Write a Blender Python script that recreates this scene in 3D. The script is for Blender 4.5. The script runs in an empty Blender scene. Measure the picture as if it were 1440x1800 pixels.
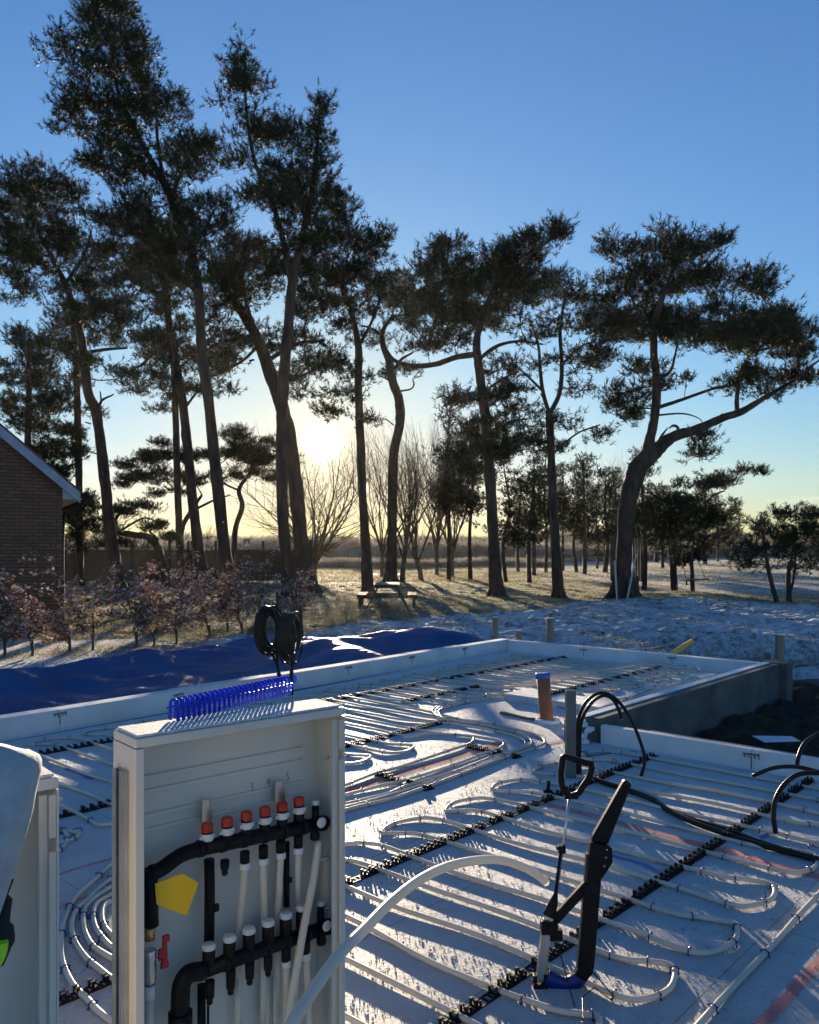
import bpy, math, random
import numpy as np
from mathutils import Vector, Matrix, Quaternion
random.seed(7); rng = np.random.default_rng(7)
C = bpy.context.scene.collection
SC = bpy.context.scene
# ---------------------------------------------------------------- camera, sky, sun, exposure
CAMZ, HOR, FPX = 1.6, 965.0, 1440.0
cam = bpy.data.objects.new('camera', bpy.data.cameras.new('camera')); C.objects.link(cam)
cam.location = (0, 0, CAMZ); cam.rotation_euler = (math.radians(90), 0, 0)
cam.data.sensor_fit = 'HORIZONTAL'; cam.data.sensor_width = 36; cam.data.lens = 36.0
cam.data.shift_y = (HOR - 900) / 1440.0
cam.data.clip_start = 0.05; cam.data.clip_end = 5000
SC.camera = cam
SUN_EL, SUN_AZ = math.atan((HOR - 782) / FPX), math.atan((572 - 720) / FPX)     # azimuth from +Y, to the left
SUNV = Vector((math.sin(SUN_AZ) * math.cos(SUN_EL), math.cos(SUN_AZ) * math.cos(SUN_EL), math.sin(SUN_EL)))
W = bpy.data.worlds.new('World'); SC.world = W; W.use_nodes = True
def build_world():
    nt = W.node_tree; N = nt.nodes; L = nt.links; N.clear()
    out = N.new('ShaderNodeOutputWorld'); bg = N.new('ShaderNodeBackground')
    sky = N.new('ShaderNodeTexSky'); sky.sky_type = 'NISHITA'; sky.sun_disc = False
    sky.sun_elevation = SUN_EL; sky.sun_rotation = SUN_AZ; sky.altitude = 0
    sky.air_density = 1.1; sky.dust_density = 0.25; sky.ozone_density = 3.5
    tc = N.new('ShaderNodeTexCoord')
    dot = N.new('ShaderNodeVectorMath'); dot.operation = 'DOT_PRODUCT'
    L.new(tc.outputs['Generated'], dot.inputs[0]); dot.inputs[1].default_value = SUNV
    def m(op, a, b=None, clamp=False):
        n = N.new('ShaderNodeMath'); n.operation = op; n.use_clamp = clamp
        for i, x in enumerate((a, b)):
            if x is None: continue
            if isinstance(x, (int, float)): n.inputs[i].default_value = x
            else: L.new(x, n.inputs[i])
        return n.outputs[0]
    d = m('MINIMUM', dot.outputs['Value'], 1.0)
    ang = m('ARCCOSINE', d)
    def gauss(sig, amp):
        q = m('DIVIDE', ang, sig); q = m('MULTIPLY', q, q); q = m('MULTIPLY', q, -1.0)
        return m('MULTIPLY', m('EXPONENT', q), amp)
    g1 = gauss(math.radians(0.66), 60.0); g2 = gauss(math.radians(2.6), 2.5); g3 = gauss(math.radians(8), .5)
    def col(c, f):
        n = N.new('ShaderNodeVectorMath'); n.operation = 'SCALE'; n.inputs[0].default_value = c; L.new(f, n.inputs['Scale']); return n.outputs[0]
    def add(a, b):
        n = N.new('ShaderNodeVectorMath'); n.operation = 'ADD'; L.new(a, n.inputs[0]); L.new(b, n.inputs[1]); return n.outputs[0]
    # thin low clouds, lit by the low sun
    sep = N.new('ShaderNodeSeparateXYZ'); L.new(tc.outputs['Generated'], sep.inputs[0])
    mp = N.new('ShaderNodeMapping'); mp.inputs['Scale'].default_value = (9, 9, 42); mp.inputs['Location'].default_value = (3.1, 0, 0.4); L.new(tc.outputs['Generated'], mp.inputs[0])
    nz = N.new('ShaderNodeTexNoise'); nz.inputs['Scale'].default_value = 1.0; nz.inputs['Detail'].default_value = 6; L.new(mp.outputs[0], nz.inputs['Vector'])
    band = m('MULTIPLY', m('MULTIPLY', sep.outputs['Z'], 26.0, True), m('SUBTRACT', 1.0, m('MULTIPLY', m('SUBTRACT', sep.outputs['Z'], 0.045), 18.0, True), True))
    cl = m('MULTIPLY', m('MULTIPLY', m('SUBTRACT', nz.outputs['Fac'], 0.55), 9.0, True), band)
    cl = m('MULTIPLY', cl, 4.0)
    # warm band of light low over the horizon
    low = m('MULTIPLY', m('EXPONENT', m('MULTIPLY', m('ABSOLUTE', sep.outputs['Z']), -11.0)), 1.0)
    wide = m('ADD', m('MULTIPLY', gauss(math.radians(30), 1.0), .3), 0.1)
    lowg = m('MULTIPLY', low, wide)
    tn = N.new('ShaderNodeVectorMath'); tn.operation = 'MULTIPLY'; L.new(sky.outputs[0], tn.inputs[0]); tn.inputs[1].default_value = (.68, .94, 1.24)
    # air near the horizon: the brightness levels off and turns yellow, most of all towards the sun
    sp = N.new('ShaderNodeSeparateXYZ'); L.new(tn.outputs[0], sp.inputs[0]); cb = N.new('ShaderNodeCombineXYZ')
    wf = m('MULTIPLY', m('EXPONENT', m('MULTIPLY', m('MAXIMUM', sep.outputs['Z'], 0.0), -12.0)), m('ADD', gauss(math.radians(45), .45), .55)); wf = m('MINIMUM', m('ADD', wf, gauss(math.radians(10), .35)), 1.0)
    for i, (K, warm) in enumerate(((5.4, .98), (5.2, .90), (6.4, .44))):
        c = sp.outputs[i]; q = m('POWER', m('ADD', m('POWER', m('DIVIDE', c, K), 3.0), 1.0), -1 / 3.0); c = m('MULTIPLY', c, q)
        f = m('ADD', 1.0, m('MULTIPLY', wf, warm - 1.0)); L.new(m('MULTIPLY', c, f), cb.inputs[i])
    s = add(cb.outputs[0], col((1.0, 0.93, 0.75), g1)); s = add(s, col((1.0, 0.74, 0.30), g2)); s = add(s, col((1.0, 0.72, 0.28), g3))
    s = add(s, col((1.0, 0.74, 0.38), lowg)); s = add(s, col((1.0, 0.82, 0.55), m('MULTIPLY', cl, .45)))
    L.new(s, bg.inputs[0]); bg.inputs[1].default_value = 0.05; L.new(bg.outputs[0], out.inputs[0])
build_world()
sl = bpy.data.lights.new('sun', 'SUN'); sl.energy = 5.0; sl.angle = math.radians(0.55); sl.color = (1.0, 0.81, 0.57)
sun = bpy.data.objects.new('sun', sl); C.objects.link(sun); sun.rotation_euler = (-SUNV).to_track_quat('-Z', 'Y').to_euler()
SC.view_settings.view_transform = 'Standard'; SC.view_settings.look = 'None'; SC.view_settings.gamma = 1.0
SC.view_settings.exposure = 1.86
SC.render.engine = 'CYCLES'; cy = SC.cycles
cy.use_denoising = True; cy.max_bounces = 6; cy.transparent_max_bounces = 12; cy.volume_bounces = 0; cy.diffuse_bounces = 3; cy.glossy_bounces = 3
cy.sample_clamp_indirect = 4.0; cy.caustics_reflective = False; cy.caustics_refractive = False
# ---------------------------------------------------------------- where a sight line meets the place
def G(px, py, z=0.0):
    d = (CAMZ - z) * FPX / (py - HOR); return Vector(((px - 720) / FPX * d, d, z))
def D(px, py, d): return Vector(((px - 720) / FPX * d, d, CAMZ - (py - HOR) / FPX * d))
U, V_ = Vector((.673, .740, 0)), Vector((.740, -.673, 0)); O0 = Vector((.003, 4.243, 0))
def UV(u, v, z=0.0): p = O0 + U * u + V_ * v; return Vector((p.x, p.y, z))
def toUV(p): q = Vector((p[0] - O0.x, p[1] - O0.y, 0)); return q.dot(U), q.dot(V_)
# ---------------------------------------------------------------- numpy noise
def _h(ix, iy, s):
    n = (ix.astype(np.int64) * 374761393 + iy.astype(np.int64) * 668265263 + s * 974634777) & 0x7fffffff
    n = ((n ^ (n >> 13)) * 1274126177) & 0x7fffffff
    return ((n ^ (n >> 16)) & 0xffff) / 65535.0
def vnoise(x, y, s=0):
    ix, iy = np.floor(x), np.floor(y); fx, fy = x - ix, y - iy
    fx = fx * fx * (3 - 2 * fx); fy = fy * fy * (3 - 2 * fy)
    a, b, c, d = _h(ix, iy, s), _h(ix + 1, iy, s), _h(ix, iy + 1, s), _h(ix + 1, iy + 1, s)
    return (a * (1 - fx) + b * fx) * (1 - fy) + (c * (1 - fx) + d * fx) * fy - .5
def fbm(x, y, s=0, o=4):
    r = 0; a = 1.0
    for k in range(o): r = r + a * vnoise(x * 2 ** k + 17.3 * k, y * 2 ** k - 9.1 * k, s + k); a *= .5
    return r
# ---------------------------------------------------------------- materials
def mat(name, col, rough=.7, col2=None, scale=8.0, bump=0.0, bscale=None, metal=0.0, spec=0.5, trans=0.0, detail=5.0, lo=.35, hi=.65, stretch=None, sss=0.0, coords='Object'):
    m = bpy.data.materials.new(name); m.use_nodes = True; N = m.node_tree.nodes; L = m.node_tree.links
    b = N['Principled BSDF']; out = N['Material Output']
    b.inputs['Base Color'].default_value = (*col, 1); b.inputs['Roughness'].default_value = rough; b.inputs['Metallic'].default_value = metal
    b.inputs['Specular IOR Level'].default_value = spec
    tc = N.new('ShaderNodeTexCoord'); src = tc.outputs[coords]
    if stretch:
        mp = N.new('ShaderNodeMapping'); mp.inputs['Scale'].default_value = stretch; L.new(src, mp.inputs[0]); src = mp.outputs[0]
    if col2 is not None:
        n = N.new('ShaderNodeTexNoise'); n.inputs['Scale'].default_value = scale; n.inputs['Detail'].default_value = detail; L.new(src, n.inputs['Vector'])
        r = N.new('ShaderNodeValToRGB'); r.color_ramp.elements[0].position = lo; r.color_ramp.elements[1].position = hi
        r.color_ramp.elements[0].color = (*col, 1); r.color_ramp.elements[1].color = (*col2, 1)
        L.new(n.outputs['Fac'], r.inputs[0]); L.new(r.outputs[0], b.inputs['Base Color'])
    if bump:
        n = N.new('ShaderNodeTexNoise'); n.inputs['Scale'].default_value = bscale or scale * 3; n.inputs['Detail'].default_value = 6; L.new(src, n.inputs['Vector'])
        bp = N.new('ShaderNodeBump'); bp.inputs['Strength'].default_value = 1.0; bp.inputs['Distance'].default_value = bump
        L.new(n.outputs['Fac'], bp.inputs['Height']); L.new(bp.outputs[0], b.inputs['Normal'])
    if trans:
        t = N.new('ShaderNodeBsdfTranslucent'); mx = N.new('ShaderNodeMixShader'); mx.inputs[0].default_value = trans
        if col2 is not None: L.new(r.outputs[0], t.inputs[0])
        else: t.inputs[0].default_value = (*col, 1)
        L.new(b.outputs[0], mx.inputs[1]); L.new(t.outputs[0], mx.inputs[2]); L.new(mx.outputs[0], out.inputs[0])
    return m
M = {}
M['needle'] = mat('pine_needles', (.014, .026, .012), .6, (.034, .054, .022), .9, trans=.07, spec=.1)
M['needle_far'] = mat('far_pine_needles', (.014, .026, .013), .7, (.03, .048, .022), .7, trans=.07, spec=.1)
M['bark'] = mat('pine_bark', (.030, .021, .016), .9, (.085, .052, .034), 5, bump=.03, bscale=14, stretch=(1, 1, .3))
M['bark_grey'] = mat('grey_bark', (.08, .065, .05), .9, (.16, .13, .10), 6, bump=.01)
M['twig'] = mat('bare_twigs', (.05, .034, .025), .9, (.10, .07, .05), 3)
M['pipe'] = mat('pex_pipe', (.68, .62, .53), .34, (.76, .70, .60), 3, trans=.22)
M['pipe_white'] = mat('white_pipe', (.76, .70, .58), .38, (.80, .76, .66), 4, trans=.30)
M['black'] = mat('black_plastic', (.004, .004, .005), .45, (.009, .009, .010), 30, bump=.0006, bscale=300, spec=.18)
M['black_rail'] = mat('black_rail', (.006, .006, .007), .55, (.014, .014, .015), 40, spec=.25)
M['hose'] = mat('black_hose', (.006, .006, .006), .42, (.012, .012, .011), 30, spec=.3)
M['blue_clip'] = mat('blue_clip', (.006, .018, .16), .35, (.01, .03, .24), 40)
M['blue_comb'] = mat('blue_comb', (.010, .055, .62), .3, (.016, .09, .75), 30, trans=.4)
M['foam'] = mat('white_foam', (.68, .71, .74), .85, (.80, .82, .84), 3, bump=.002, bscale=90)
M['foamwall'] = mat('foam_upstand', (.62, .64, .66), .85, (.75, .76, .77), 2.5, bump=.003, bscale=60)
M['conc'] = mat('concrete', (.085, .09, .088), .9, (.16, .16, .15), 3, bump=.004, bscale=40)
M['cab'] = mat('white_lacquered_steel', (.60, .56, .49), .34, (.65, .61, .54), 1.5, bump=.0004, bscale=60)
M['cab_in'] = mat('cabinet_inside', (.64, .60, .53), .42, (.70, .66, .59), 2.0)
M['zinc'] = mat('zinc_rail', (.40, .41, .42), .38, (.55, .56, .56), 9, metal=.9)
M['steel'] = mat('steel', (.5, .5, .5), .3, (.6, .6, .6), 20, metal=1.0)
M['brass'] = mat('brass', (.50, .34, .14), .35, (.6, .42, .2), 20, metal=.9)
M['red'] = mat('red_plastic', (.45, .03, .012), .4, (.55, .05, .02), 20)
M['redlever'] = mat('red_lever', (.38, .008, .012), .4, (.46, .012, .02), 20)
M['white'] = mat('white_plastic', (.62, .62, .60), .4, (.72, .71, .69), 10)
M['yellow'] = mat('yellow_card', (.86, .47, .004), .6, (.92, .52, .008), 12)
M['wood'] = mat('weathered_wood', (.045, .034, .026), .85, (.10, .075, .055), 6, bump=.004, bscale=30, stretch=(1, 1, .2))
M['wood_dark'] = mat('dark_fence_wood', (.016, .013, .011), .9, (.034, .028, .023), 4, bump=.004, bscale=30)
M['stake'] = mat('pale_stake_wood', (.20, .15, .10), .85, (.33, .26, .19), 9, stretch=(1, 1, .15))
M['snow'] = mat('snow', (.74, .77, .80), .7, (.84, .86, .88), 12, bump=.01, bscale=50)
M['tarp'] = mat('blue_tarpaulin', (.002, .062, .19), .5, (.003, .095, .27), 1.6, bump=.06, bscale=2.6, spec=.35)
M['clay'] = mat('brown_drain_plastic', (.26, .085, .025), .5, (.34, .12, .04), 9)
M['bluecap'] = mat('blue_cap', (.02, .11, .42), .45, (.03, .15, .5), 20)
M['duct'] = mat('grey_duct', (.10, .105, .11), .5, (.13, .135, .14), 5)
M['yellowpipe'] = mat('yellow_pipe', (.60, .40, .03), .5, (.7, .48, .05), 9)
M['leaf'] = mat('copper_beech_leaves', (.13, .06, .042), .7, (.27, .14, .10), 9, trans=.35)
M['leaf_frost'] = mat('frosted_leaves', (.40, .34, .34), .8, (.60, .58, .60), 30, trans=.1)
M['grassm'] = mat('frosted_grass', (.17, .15, .07), .8, (.38, .36, .25), 1.2, trans=.30)
M['board'] = mat('barge_board_paint', (.30, .34, .40), .6, (.40, .43, .48), 5)
M['tile'] = mat('roof_tiles', (.10, .05, .035), .85, (.17, .08, .05), 6, bump=.02, bscale=8)
M['jacket'] = mat('grey_fleece', (.36, .39, .42), .95, (.46, .48, .50), 30, bump=.003, bscale=120)
M['jacketb'] = mat('black_lining', (.008, .008, .01), .8, (.015, .015, .018), 30)
M['hivis'] = mat('hi_vis_band', (.35, .75, .02), .6, (.4, .8, .03), 30)
M['paper'] = mat('paper', (.62, .66, .72), .8, (.70, .73, .78), 12)
M['signgrey'] = mat('sign_back', (.10, .10, .10), .6, (.15, .15, .14), 6)
M['signblue'] = mat('sign_blue', (.02, .08, .30), .5, (.03, .10, .34), 6)
M['signor'] = mat('sign_disc', (.28, .12, .03), .6, (.34, .16, .05), 6)
M['mud'] = mat('mud_pile', (.035, .026, .02), .95, (.075, .055, .04), 5, bump=.03, bscale=12)
M['ink'] = mat('pencil_ink', (.03, .03, .035), .7, (.06, .06, .06), 50)
M['grout'] = mat('foam_grout', (.12, .11, .09), .9, (.22, .2, .17), 20, bump=.01, bscale=40)
def brick_mat():
    m = bpy.data.materials.new('yellow_brick'); m.use_nodes = True; N = m.node_tree.nodes; L = m.node_tree.links; b = N['Principled BSDF']
    tc = N.new('ShaderNodeTexCoord'); mp = N.new('ShaderNodeMapping'); mp.inputs['Rotation'].default_value = (math.radians(90), 0, 0); L.new(tc.outputs['Object'], mp.inputs[0])
    bt = N.new('ShaderNodeTexBrick'); bt.inputs['Scale'].default_value = 1.0
    bt.inputs['Brick Width'].default_value = .24; bt.inputs['Row Height'].default_value = .075; bt.inputs['Mortar Size'].default_value = .009; bt.inputs['Mortar Smooth'].default_value = .2
    bt.inputs['Color1'].default_value = (.22, .105, .05, 1); bt.inputs['Color2'].default_value = (.15, .07, .036, 1); bt.inputs['Mortar'].default_value = (.05, .038, .03, 1)
    L.new(mp.outputs[0], bt.inputs['Vector']); L.new(bt.outputs['Color'], b.inputs['Base Color']); b.inputs['Roughness'].default_value = .85
    bp = N.new('ShaderNodeBump'); bp.inputs['Distance'].default_value = .01; bp.invert = True; L.new(bt.outputs['Fac'], bp.inputs['Height']); L.new(bp.outputs[0], b.inputs['Normal'])
    return m
M['brick'] = brick_mat()
def slab_mat():          # rough insulation boards dusted with frost, board joints, grit
    m = bpy.data.materials.new('frosted_insulation'); m.use_nodes = True; N = m.node_tree.nodes; L = m.node_tree.links; b = N['Principled BSDF']
    tc = N.new('ShaderNodeTexCoord')
    def noise(s, d=6, r=.6):
        n = N.new('ShaderNodeTexNoise'); n.inputs['Scale'].default_value = s; n.inputs['Detail'].default_value = d; n.inputs['Roughness'].default_value = r; L.new(tc.outputs['Object'], n.inputs['Vector']); return n.outputs['Fac']
    def ramp(f, a, b_, c1, c2):
        r = N.new('ShaderNodeValToRGB'); r.color_ramp.elements[0].position = a; r.color_ramp.elements[1].position = b_
        r.color_ramp.elements[0].color = (*c1, 1); r.color_ramp.elements[1].color = (*c2, 1); L.new(f, r.inputs[0]); return r.outputs[0]
    base = ramp(noise(3.2, 8, .7), .3, .7, (.76, .79, .83), (.90, .92, .93))
    grit = ramp(noise(55, 9, .75), .60, .70, (1, 1, 1), (.30, .27, .23))
    mx = N.new('ShaderNodeMix'); mx.data_type = 'RGBA'; mx.blend_type = 'MULTIPLY'; mx.inputs['Factor'].default_value = .75
    L.new(base, mx.inputs['A']); L.new(grit, mx.inputs['B'])
    mp = N.new('ShaderNodeMapping'); mp.inputs['Rotation'].default_value = (0, 0, -math.atan2(U.y, U.x)); L.new(tc.outputs['Object'], mp.inputs[0])
    bt = N.new('ShaderNodeTexBrick'); bt.inputs['Scale'].default_value = 1; bt.inputs['Brick Width'].default_value = 1.2; bt.inputs['Row Height'].default_value = .6; bt.inputs['Mortar Size'].default_value = .003
    bt.inputs['Color1'].default_value = bt.inputs['Color2'].default_value = (1, 1, 1, 1); bt.inputs['Mortar'].default_value = (.5, .5, .5, 1); L.new(mp.outputs[0], bt.inputs['Vector'])
    m2 = N.new('ShaderNodeMix'); m2.data_type = 'RGBA'; m2.blend_type = 'MULTIPLY'; m2.inputs['Factor'].default_value = .8
    L.new(mx.outputs['Result'], m2.inputs['A']); L.new(bt.outputs['Color'], m2.inputs['B']); L.new(m2.outputs['Result'], b.inputs['Base Color'])
    b.inputs['Roughness'].default_value = .62; b.inputs['Specular IOR Level'].default_value = .45
    b1 = N.new('ShaderNodeBump'); b1.inputs['Distance'].default_value = .034; L.new(noise(48, 9, .78), b1.inputs['Height'])
    b2 = N.new('ShaderNodeBump'); b2.inputs['Distance'].default_value = .03; L.new(noise(9, 4, .6), b2.inputs['Height']); L.new(b2.outputs[0], b1.inputs['Normal']); L.new(b1.outputs[0], b.inputs['Normal'])
    return m
M['slab'] = slab_mat()
def spray_mat(name, col):
    m = bpy.data.materials.new(name); m.use_nodes = True; N = m.node_tree.nodes; L = m.node_tree.links; b = N['Principled BSDF']
    b.inputs['Base Color'].default_value = (*col, 1); b.inputs['Roughness'].default_value = .8
    uv = N.new('ShaderNodeUVMap'); sp = N.new('ShaderNodeSeparateXYZ'); L.new(uv.outputs[0], sp.inputs[0])
    tc = N.new('ShaderNodeTexCoord'); n = N.new('ShaderNodeTexNoise'); n.inputs['Scale'].default_value = 38; n.inputs['Detail'].default_value = 6; L.new(tc.outputs['Object'], n.inputs['Vector'])
    def mm(op, a, b_):
        q = N.new('ShaderNodeMath'); q.operation = op; q.use_clamp = True if op == 'MULTIPLY' else False
        for i, x in enumerate((a, b_)):
            if isinstance(x, (int, float)): q.inputs[i].default_value = x
            else: L.new(x, q.inputs[i])
        return q.outputs[0]
    e = mm('ABSOLUTE', mm('SUBTRACT', sp.outputs['Y'], .5), 0); a = mm('MULTIPLY', mm('SUBTRACT', .5, e), 3.0)
    a = mm('MULTIPLY', mm('ADD', mm('SUBTRACT', a, .75), n.outputs['Fac']), 1.5)
    L.new(mm('MULTIPLY', a, .62), b.inputs['Alpha']); return m
M['sprayred'] = spray_mat('red_spray_paint', (.80, .20, .16)); M['sprayblue'] = spray_mat('blue_spray_paint', (.03, .16, .60))
def ground_mat():
    m = bpy.data.materials.new('frosty_ground'); m.use_nodes = True; N = m.node_tree.nodes; L = m.node_tree.links; b = N['Principled BSDF']
    tc = N.new('ShaderNodeTexCoord')
    def noise(s, d=6, r=.6):
        n = N.new('ShaderNodeTexNoise'); n.inputs['Scale'].default_value = s; n.inputs['Detail'].default_value = d; n.inputs['Roughness'].default_value = r; L.new(tc.outputs['Object'], n.inputs['Vector']); return n.outputs['Fac']
    def ramp(f, a, b_, c1, c2):
        r = N.new('ShaderNodeValToRGB'); r.color_ramp.elements[0].position = a; r.color_ramp.elements[1].position = b_
        r.color_ramp.elements[0].color = (*c1, 1); r.color_ramp.elements[1].color = (*c2, 1); L.new(f, r.inputs[0]); return r.outputs[0]
    def mix(f, a, b_):
        x = N.new('ShaderNodeMix'); x.data_type = 'RGBA'; L.new(f, x.inputs['Factor']); L.new(a, x.inputs['A']); L.new(b_, x.inputs['B']); return x.outputs['Result']
    def attr(n):
        a = N.new('ShaderNodeAttribute'); a.attribute_name = n; return a.outputs['Fac']
    grass = ramp(noise(3.0, 8), .35, .65, (.11, .105, .04), (.32, .28, .16))
    gfrost = mix(ramp(noise(.8, 7), .47, .66, (0, 0, 0), (1, 1, 1)), grass, ramp(noise(8), .3, .7, (.40, .40, .36), (.56, .57, .56)))
    snow = ramp(noise(6, 9, .75), .40, .58, (.10, .085, .07), (.66, .69, .72))
    snow = mix(ramp(noise(1.1, 6), .40, .62, (0, 0, 0), (1, 1, 1)), snow, ramp(noise(14), .3, .7, (.58, .61, .65), (.74, .76, .78)))
    soil = ramp(noise(7, 8), .3, .7, (.03, .025, .02), (.085, .065, .05))
    c = mix(attr('snow'), gfrost, snow); c = mix(attr('soil'), c, soil); L.new(c, b.inputs['Base Color'])
    b.inputs['Roughness'].default_value = .9; b.inputs['Specular IOR Level'].default_value = .08
    b1 = N.new('ShaderNodeBump'); b1.inputs['Distance'].default_value = .05; L.new(noise(12, 8, .7), b1.inputs['Height']); L.new(b1.outputs[0], b.inputs['Normal'])
    return m
M['ground'] = ground_mat()
# ---------------------------------------------------------------- mesh tools
def perp(t):
    t = Vector(t).normalized(); a = Vector((0, 0, 1)) if abs(t.z) < .95 else Vector((1, 0, 0)); s = t.cross(a).normalized(); return s, s.cross(t).normalized()
def catmull(P, n=6, closed=False):
    P = [Vector(p) for p in P]
    if len(P) < 3: return P
    out = []; Q = [P[0] * 2 - P[1]] + P + [P[-1] * 2 - P[-2]]
    for i in range(1, len(Q) - 2):
        a, b, c, d = Q[i - 1:i + 3]
        for k in range(n):
            t = k / n; out.append(.5 * ((2 * b) + (c - a) * t + (2 * a - 5 * b + 4 * c - d) * t * t + (3 * b - a - 3 * c + d) * t ** 3))
    out.append(P[-1]); return out
class MB:
    def __init__(s): s.v = []; s.f = []; s.sm = []
    def box(s, c, size, ax=None, taper=1.0):
        ax = ax or (Vector((1, 0, 0)), Vector((0, 1, 0)), Vector((0, 0, 1))); c = Vector(c); o = len(s.v)
        for k in (-1, 1):
            tp = taper if k > 0 else 1
            for j, i in ((-1, -1), (-1, 1), (1, 1), (1, -1)):
                s.v.append(c + ax[0] * (i * size[0] / 2 * tp) + ax[1] * (j * size[1] / 2 * tp) + ax[2] * (k * size[2] / 2))
        for f in ((3, 2, 1, 0), (4, 5, 6, 7), (0, 1, 5, 4), (1, 2, 6, 5), (2, 3, 7, 6), (3, 0, 4, 7)): s.f.append(tuple(o + i for i in f)); s.sm.append(False)
        return s
    def beam(s, a, b, w, h, up=Vector((0, 0, 1))):
        a, b = Vector(a), Vector(b); t = (b - a).normalized(); x = t.cross(up)
        x = x.normalized() if x.length > 1e-4 else Vector((1, 0, 0)); y = x.cross(t).normalized()
        return s.box((a + b) / 2, (w, h, (b - a).length), (x, y, t))
    def tube(s, P, r, n=8, cap=True, up=None):
        P = [Vector(p) for p in P]; R = r if hasattr(r, '__len__') else [r] * len(P); o = len(s.v)
        t0 = (P[1] - P[0]).normalized(); x, y = perp(t0)
        for i, p in enumerate(P):
            t = (P[min(i + 1, len(P) - 1)] - P[max(i - 1, 0)])
            if t.length > 1e-7:
                t.normalize(); q = t0.rotation_difference(t); x = q @ x; y = q @ y; t0 = t
            for k in range(n):
                a = 2 * math.pi * k / n; s.v.append(p + (x * math.cos(a) + y * math.sin(a)) * R[i])
        for i in range(len(P) - 1):
            for k in range(n):
                a, b = o + i * n + k, o + i * n + (k + 1) % n; s.f.append((a, b, b + n, a + n)); s.sm.append(True)
        if cap:
            s.f.append(tuple(o + k for k in range(n))[::-1]); s.sm.append(False); s.f.append(tuple(o + (len(P) - 1) * n + k for k in range(n))); s.sm.append(False)
        return s
    def cyl(s, a, b, r, r2=None, n=16): return s.tube([a, b], [r, r if r2 is None else r2], n)
    def lathe(s, base, axis, prof, n=20):      # prof: list of (distance along axis, radius)
        base = Vector(base); t = Vector(axis).normalized(); return s.tube_fixed([base + t * h for h, r in prof], [r for h, r in prof], t, n)
    def tube_fixed(s, P, R, t, n):
        x, y = perp(t); o = len(s.v)
        for p, r in zip(P, R):
            for k in range(n):
                a = 2 * math.pi * k / n; s.v.append(p + (x * math.cos(a) + y * math.sin(a)) * r)
        for i in range(len(P) - 1):
            for k in range(n):
                a, b = o + i * n + k, o + i * n + (k + 1) % n; s.f.append((a, b, b + n, a + n)); s.sm.append(True)
        s.f.append(tuple(o + k for k in range(n))[::-1]); s.sm.append(False); s.f.append(tuple(o + (len(P) - 1) * n + k for k in range(n))); s.sm.append(False)
        return s
    def poly(s, pts, thick, nrm):              # a flat outline given thickness
        nrm = Vector(nrm).normalized(); o = len(s.v); n = len(pts); pts = [Vector(p) for p in pts]
        s.v += pts; s.v += [p + nrm * thick for p in pts]
        s.f.append(tuple(o + i for i in range(n))[::-1]); s.f.append(tuple(o + n + i for i in range(n))); s.sm += [False, False]
        for i in range(n): j = (i + 1) % n; s.f.append((o + i, o + j, o + n + j, o + n + i)); s.sm.append(False)
        return s
    def build(s, name, m, parent=None, origin=None, bevel=0.0):
        me = bpy.data.meshes.new(name); og = Vector(origin) if origin is not None else Vector((0, 0, 0))
        if origin is None and parent is not None and parent.type == 'EMPTY' and s.v: og = Vector(parent.location)
        me.from_pydata([tuple(p - og) for p in s.v], [], s.f); me.polygons.foreach_set('use_smooth', s.sm); me.update()
        o = bpy.data.objects.new(name, me); C.objects.link(o); me.materials.append(m)
        if origin is not None: o.location = og
        if parent is not None:
            o.parent = parent
            if parent.type != 'EMPTY': pass
        if bevel:
            b = o.modifiers.new('bevel', 'BEVEL'); b.width = bevel; b.segments = 2; b.limit_method = 'ANGLE'
        return o
def part_of_mesh(mb, name, m, parent):         # sub-part of a mesh whose origin is the world's or its thing's
    return mb.build(name, m, parent)
def tag(o, label=None, cat=None, group=None, kind=None):
    if label: o['label'] = label
    if cat: o['category'] = cat
    if group: o['group'] = group
    if kind: o['kind'] = kind
    return o
def empty(name, loc, label, cat, group=None):
    o = bpy.data.objects.new(name, None); C.objects.link(o); o.location = loc; o.empty_display_size = .1; return tag(o, label, cat, group)
def npmesh(name, V, F, m, parent=None, smooth=False, loc=None):    # V (n,3), F (m,k)
    V = np.asarray(V, np.float32); F = np.asarray(F, np.int32); me = bpy.data.meshes.new(name); k = F.shape[1]
    me.vertices.add(len(V)); me.vertices.foreach_set('co', V.ravel()); me.loops.add(F.size); me.loops.foreach_set('vertex_index', F.ravel())
    me.polygons.add(len(F)); me.polygons.foreach_set('loop_start', np.arange(0, F.size, k, dtype=np.int32)); me.polygons.foreach_set('loop_total', np.full(len(F), k, np.int32))
    me.update(calc_edges=True); me.polygons.foreach_set('use_smooth', np.full(len(F), smooth)); me.materials.append(m)
    o = bpy.data.objects.new(name, me); C.objects.link(o)
    if parent: o.parent = parent
    if loc is not None: o.location = loc
    return o
def setattr_f(o, name, arr):
    a = o.data.attributes.new(name, 'FLOAT', 'POINT'); a.data.foreach_set('value', np.asarray(arr, np.float32))
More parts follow.
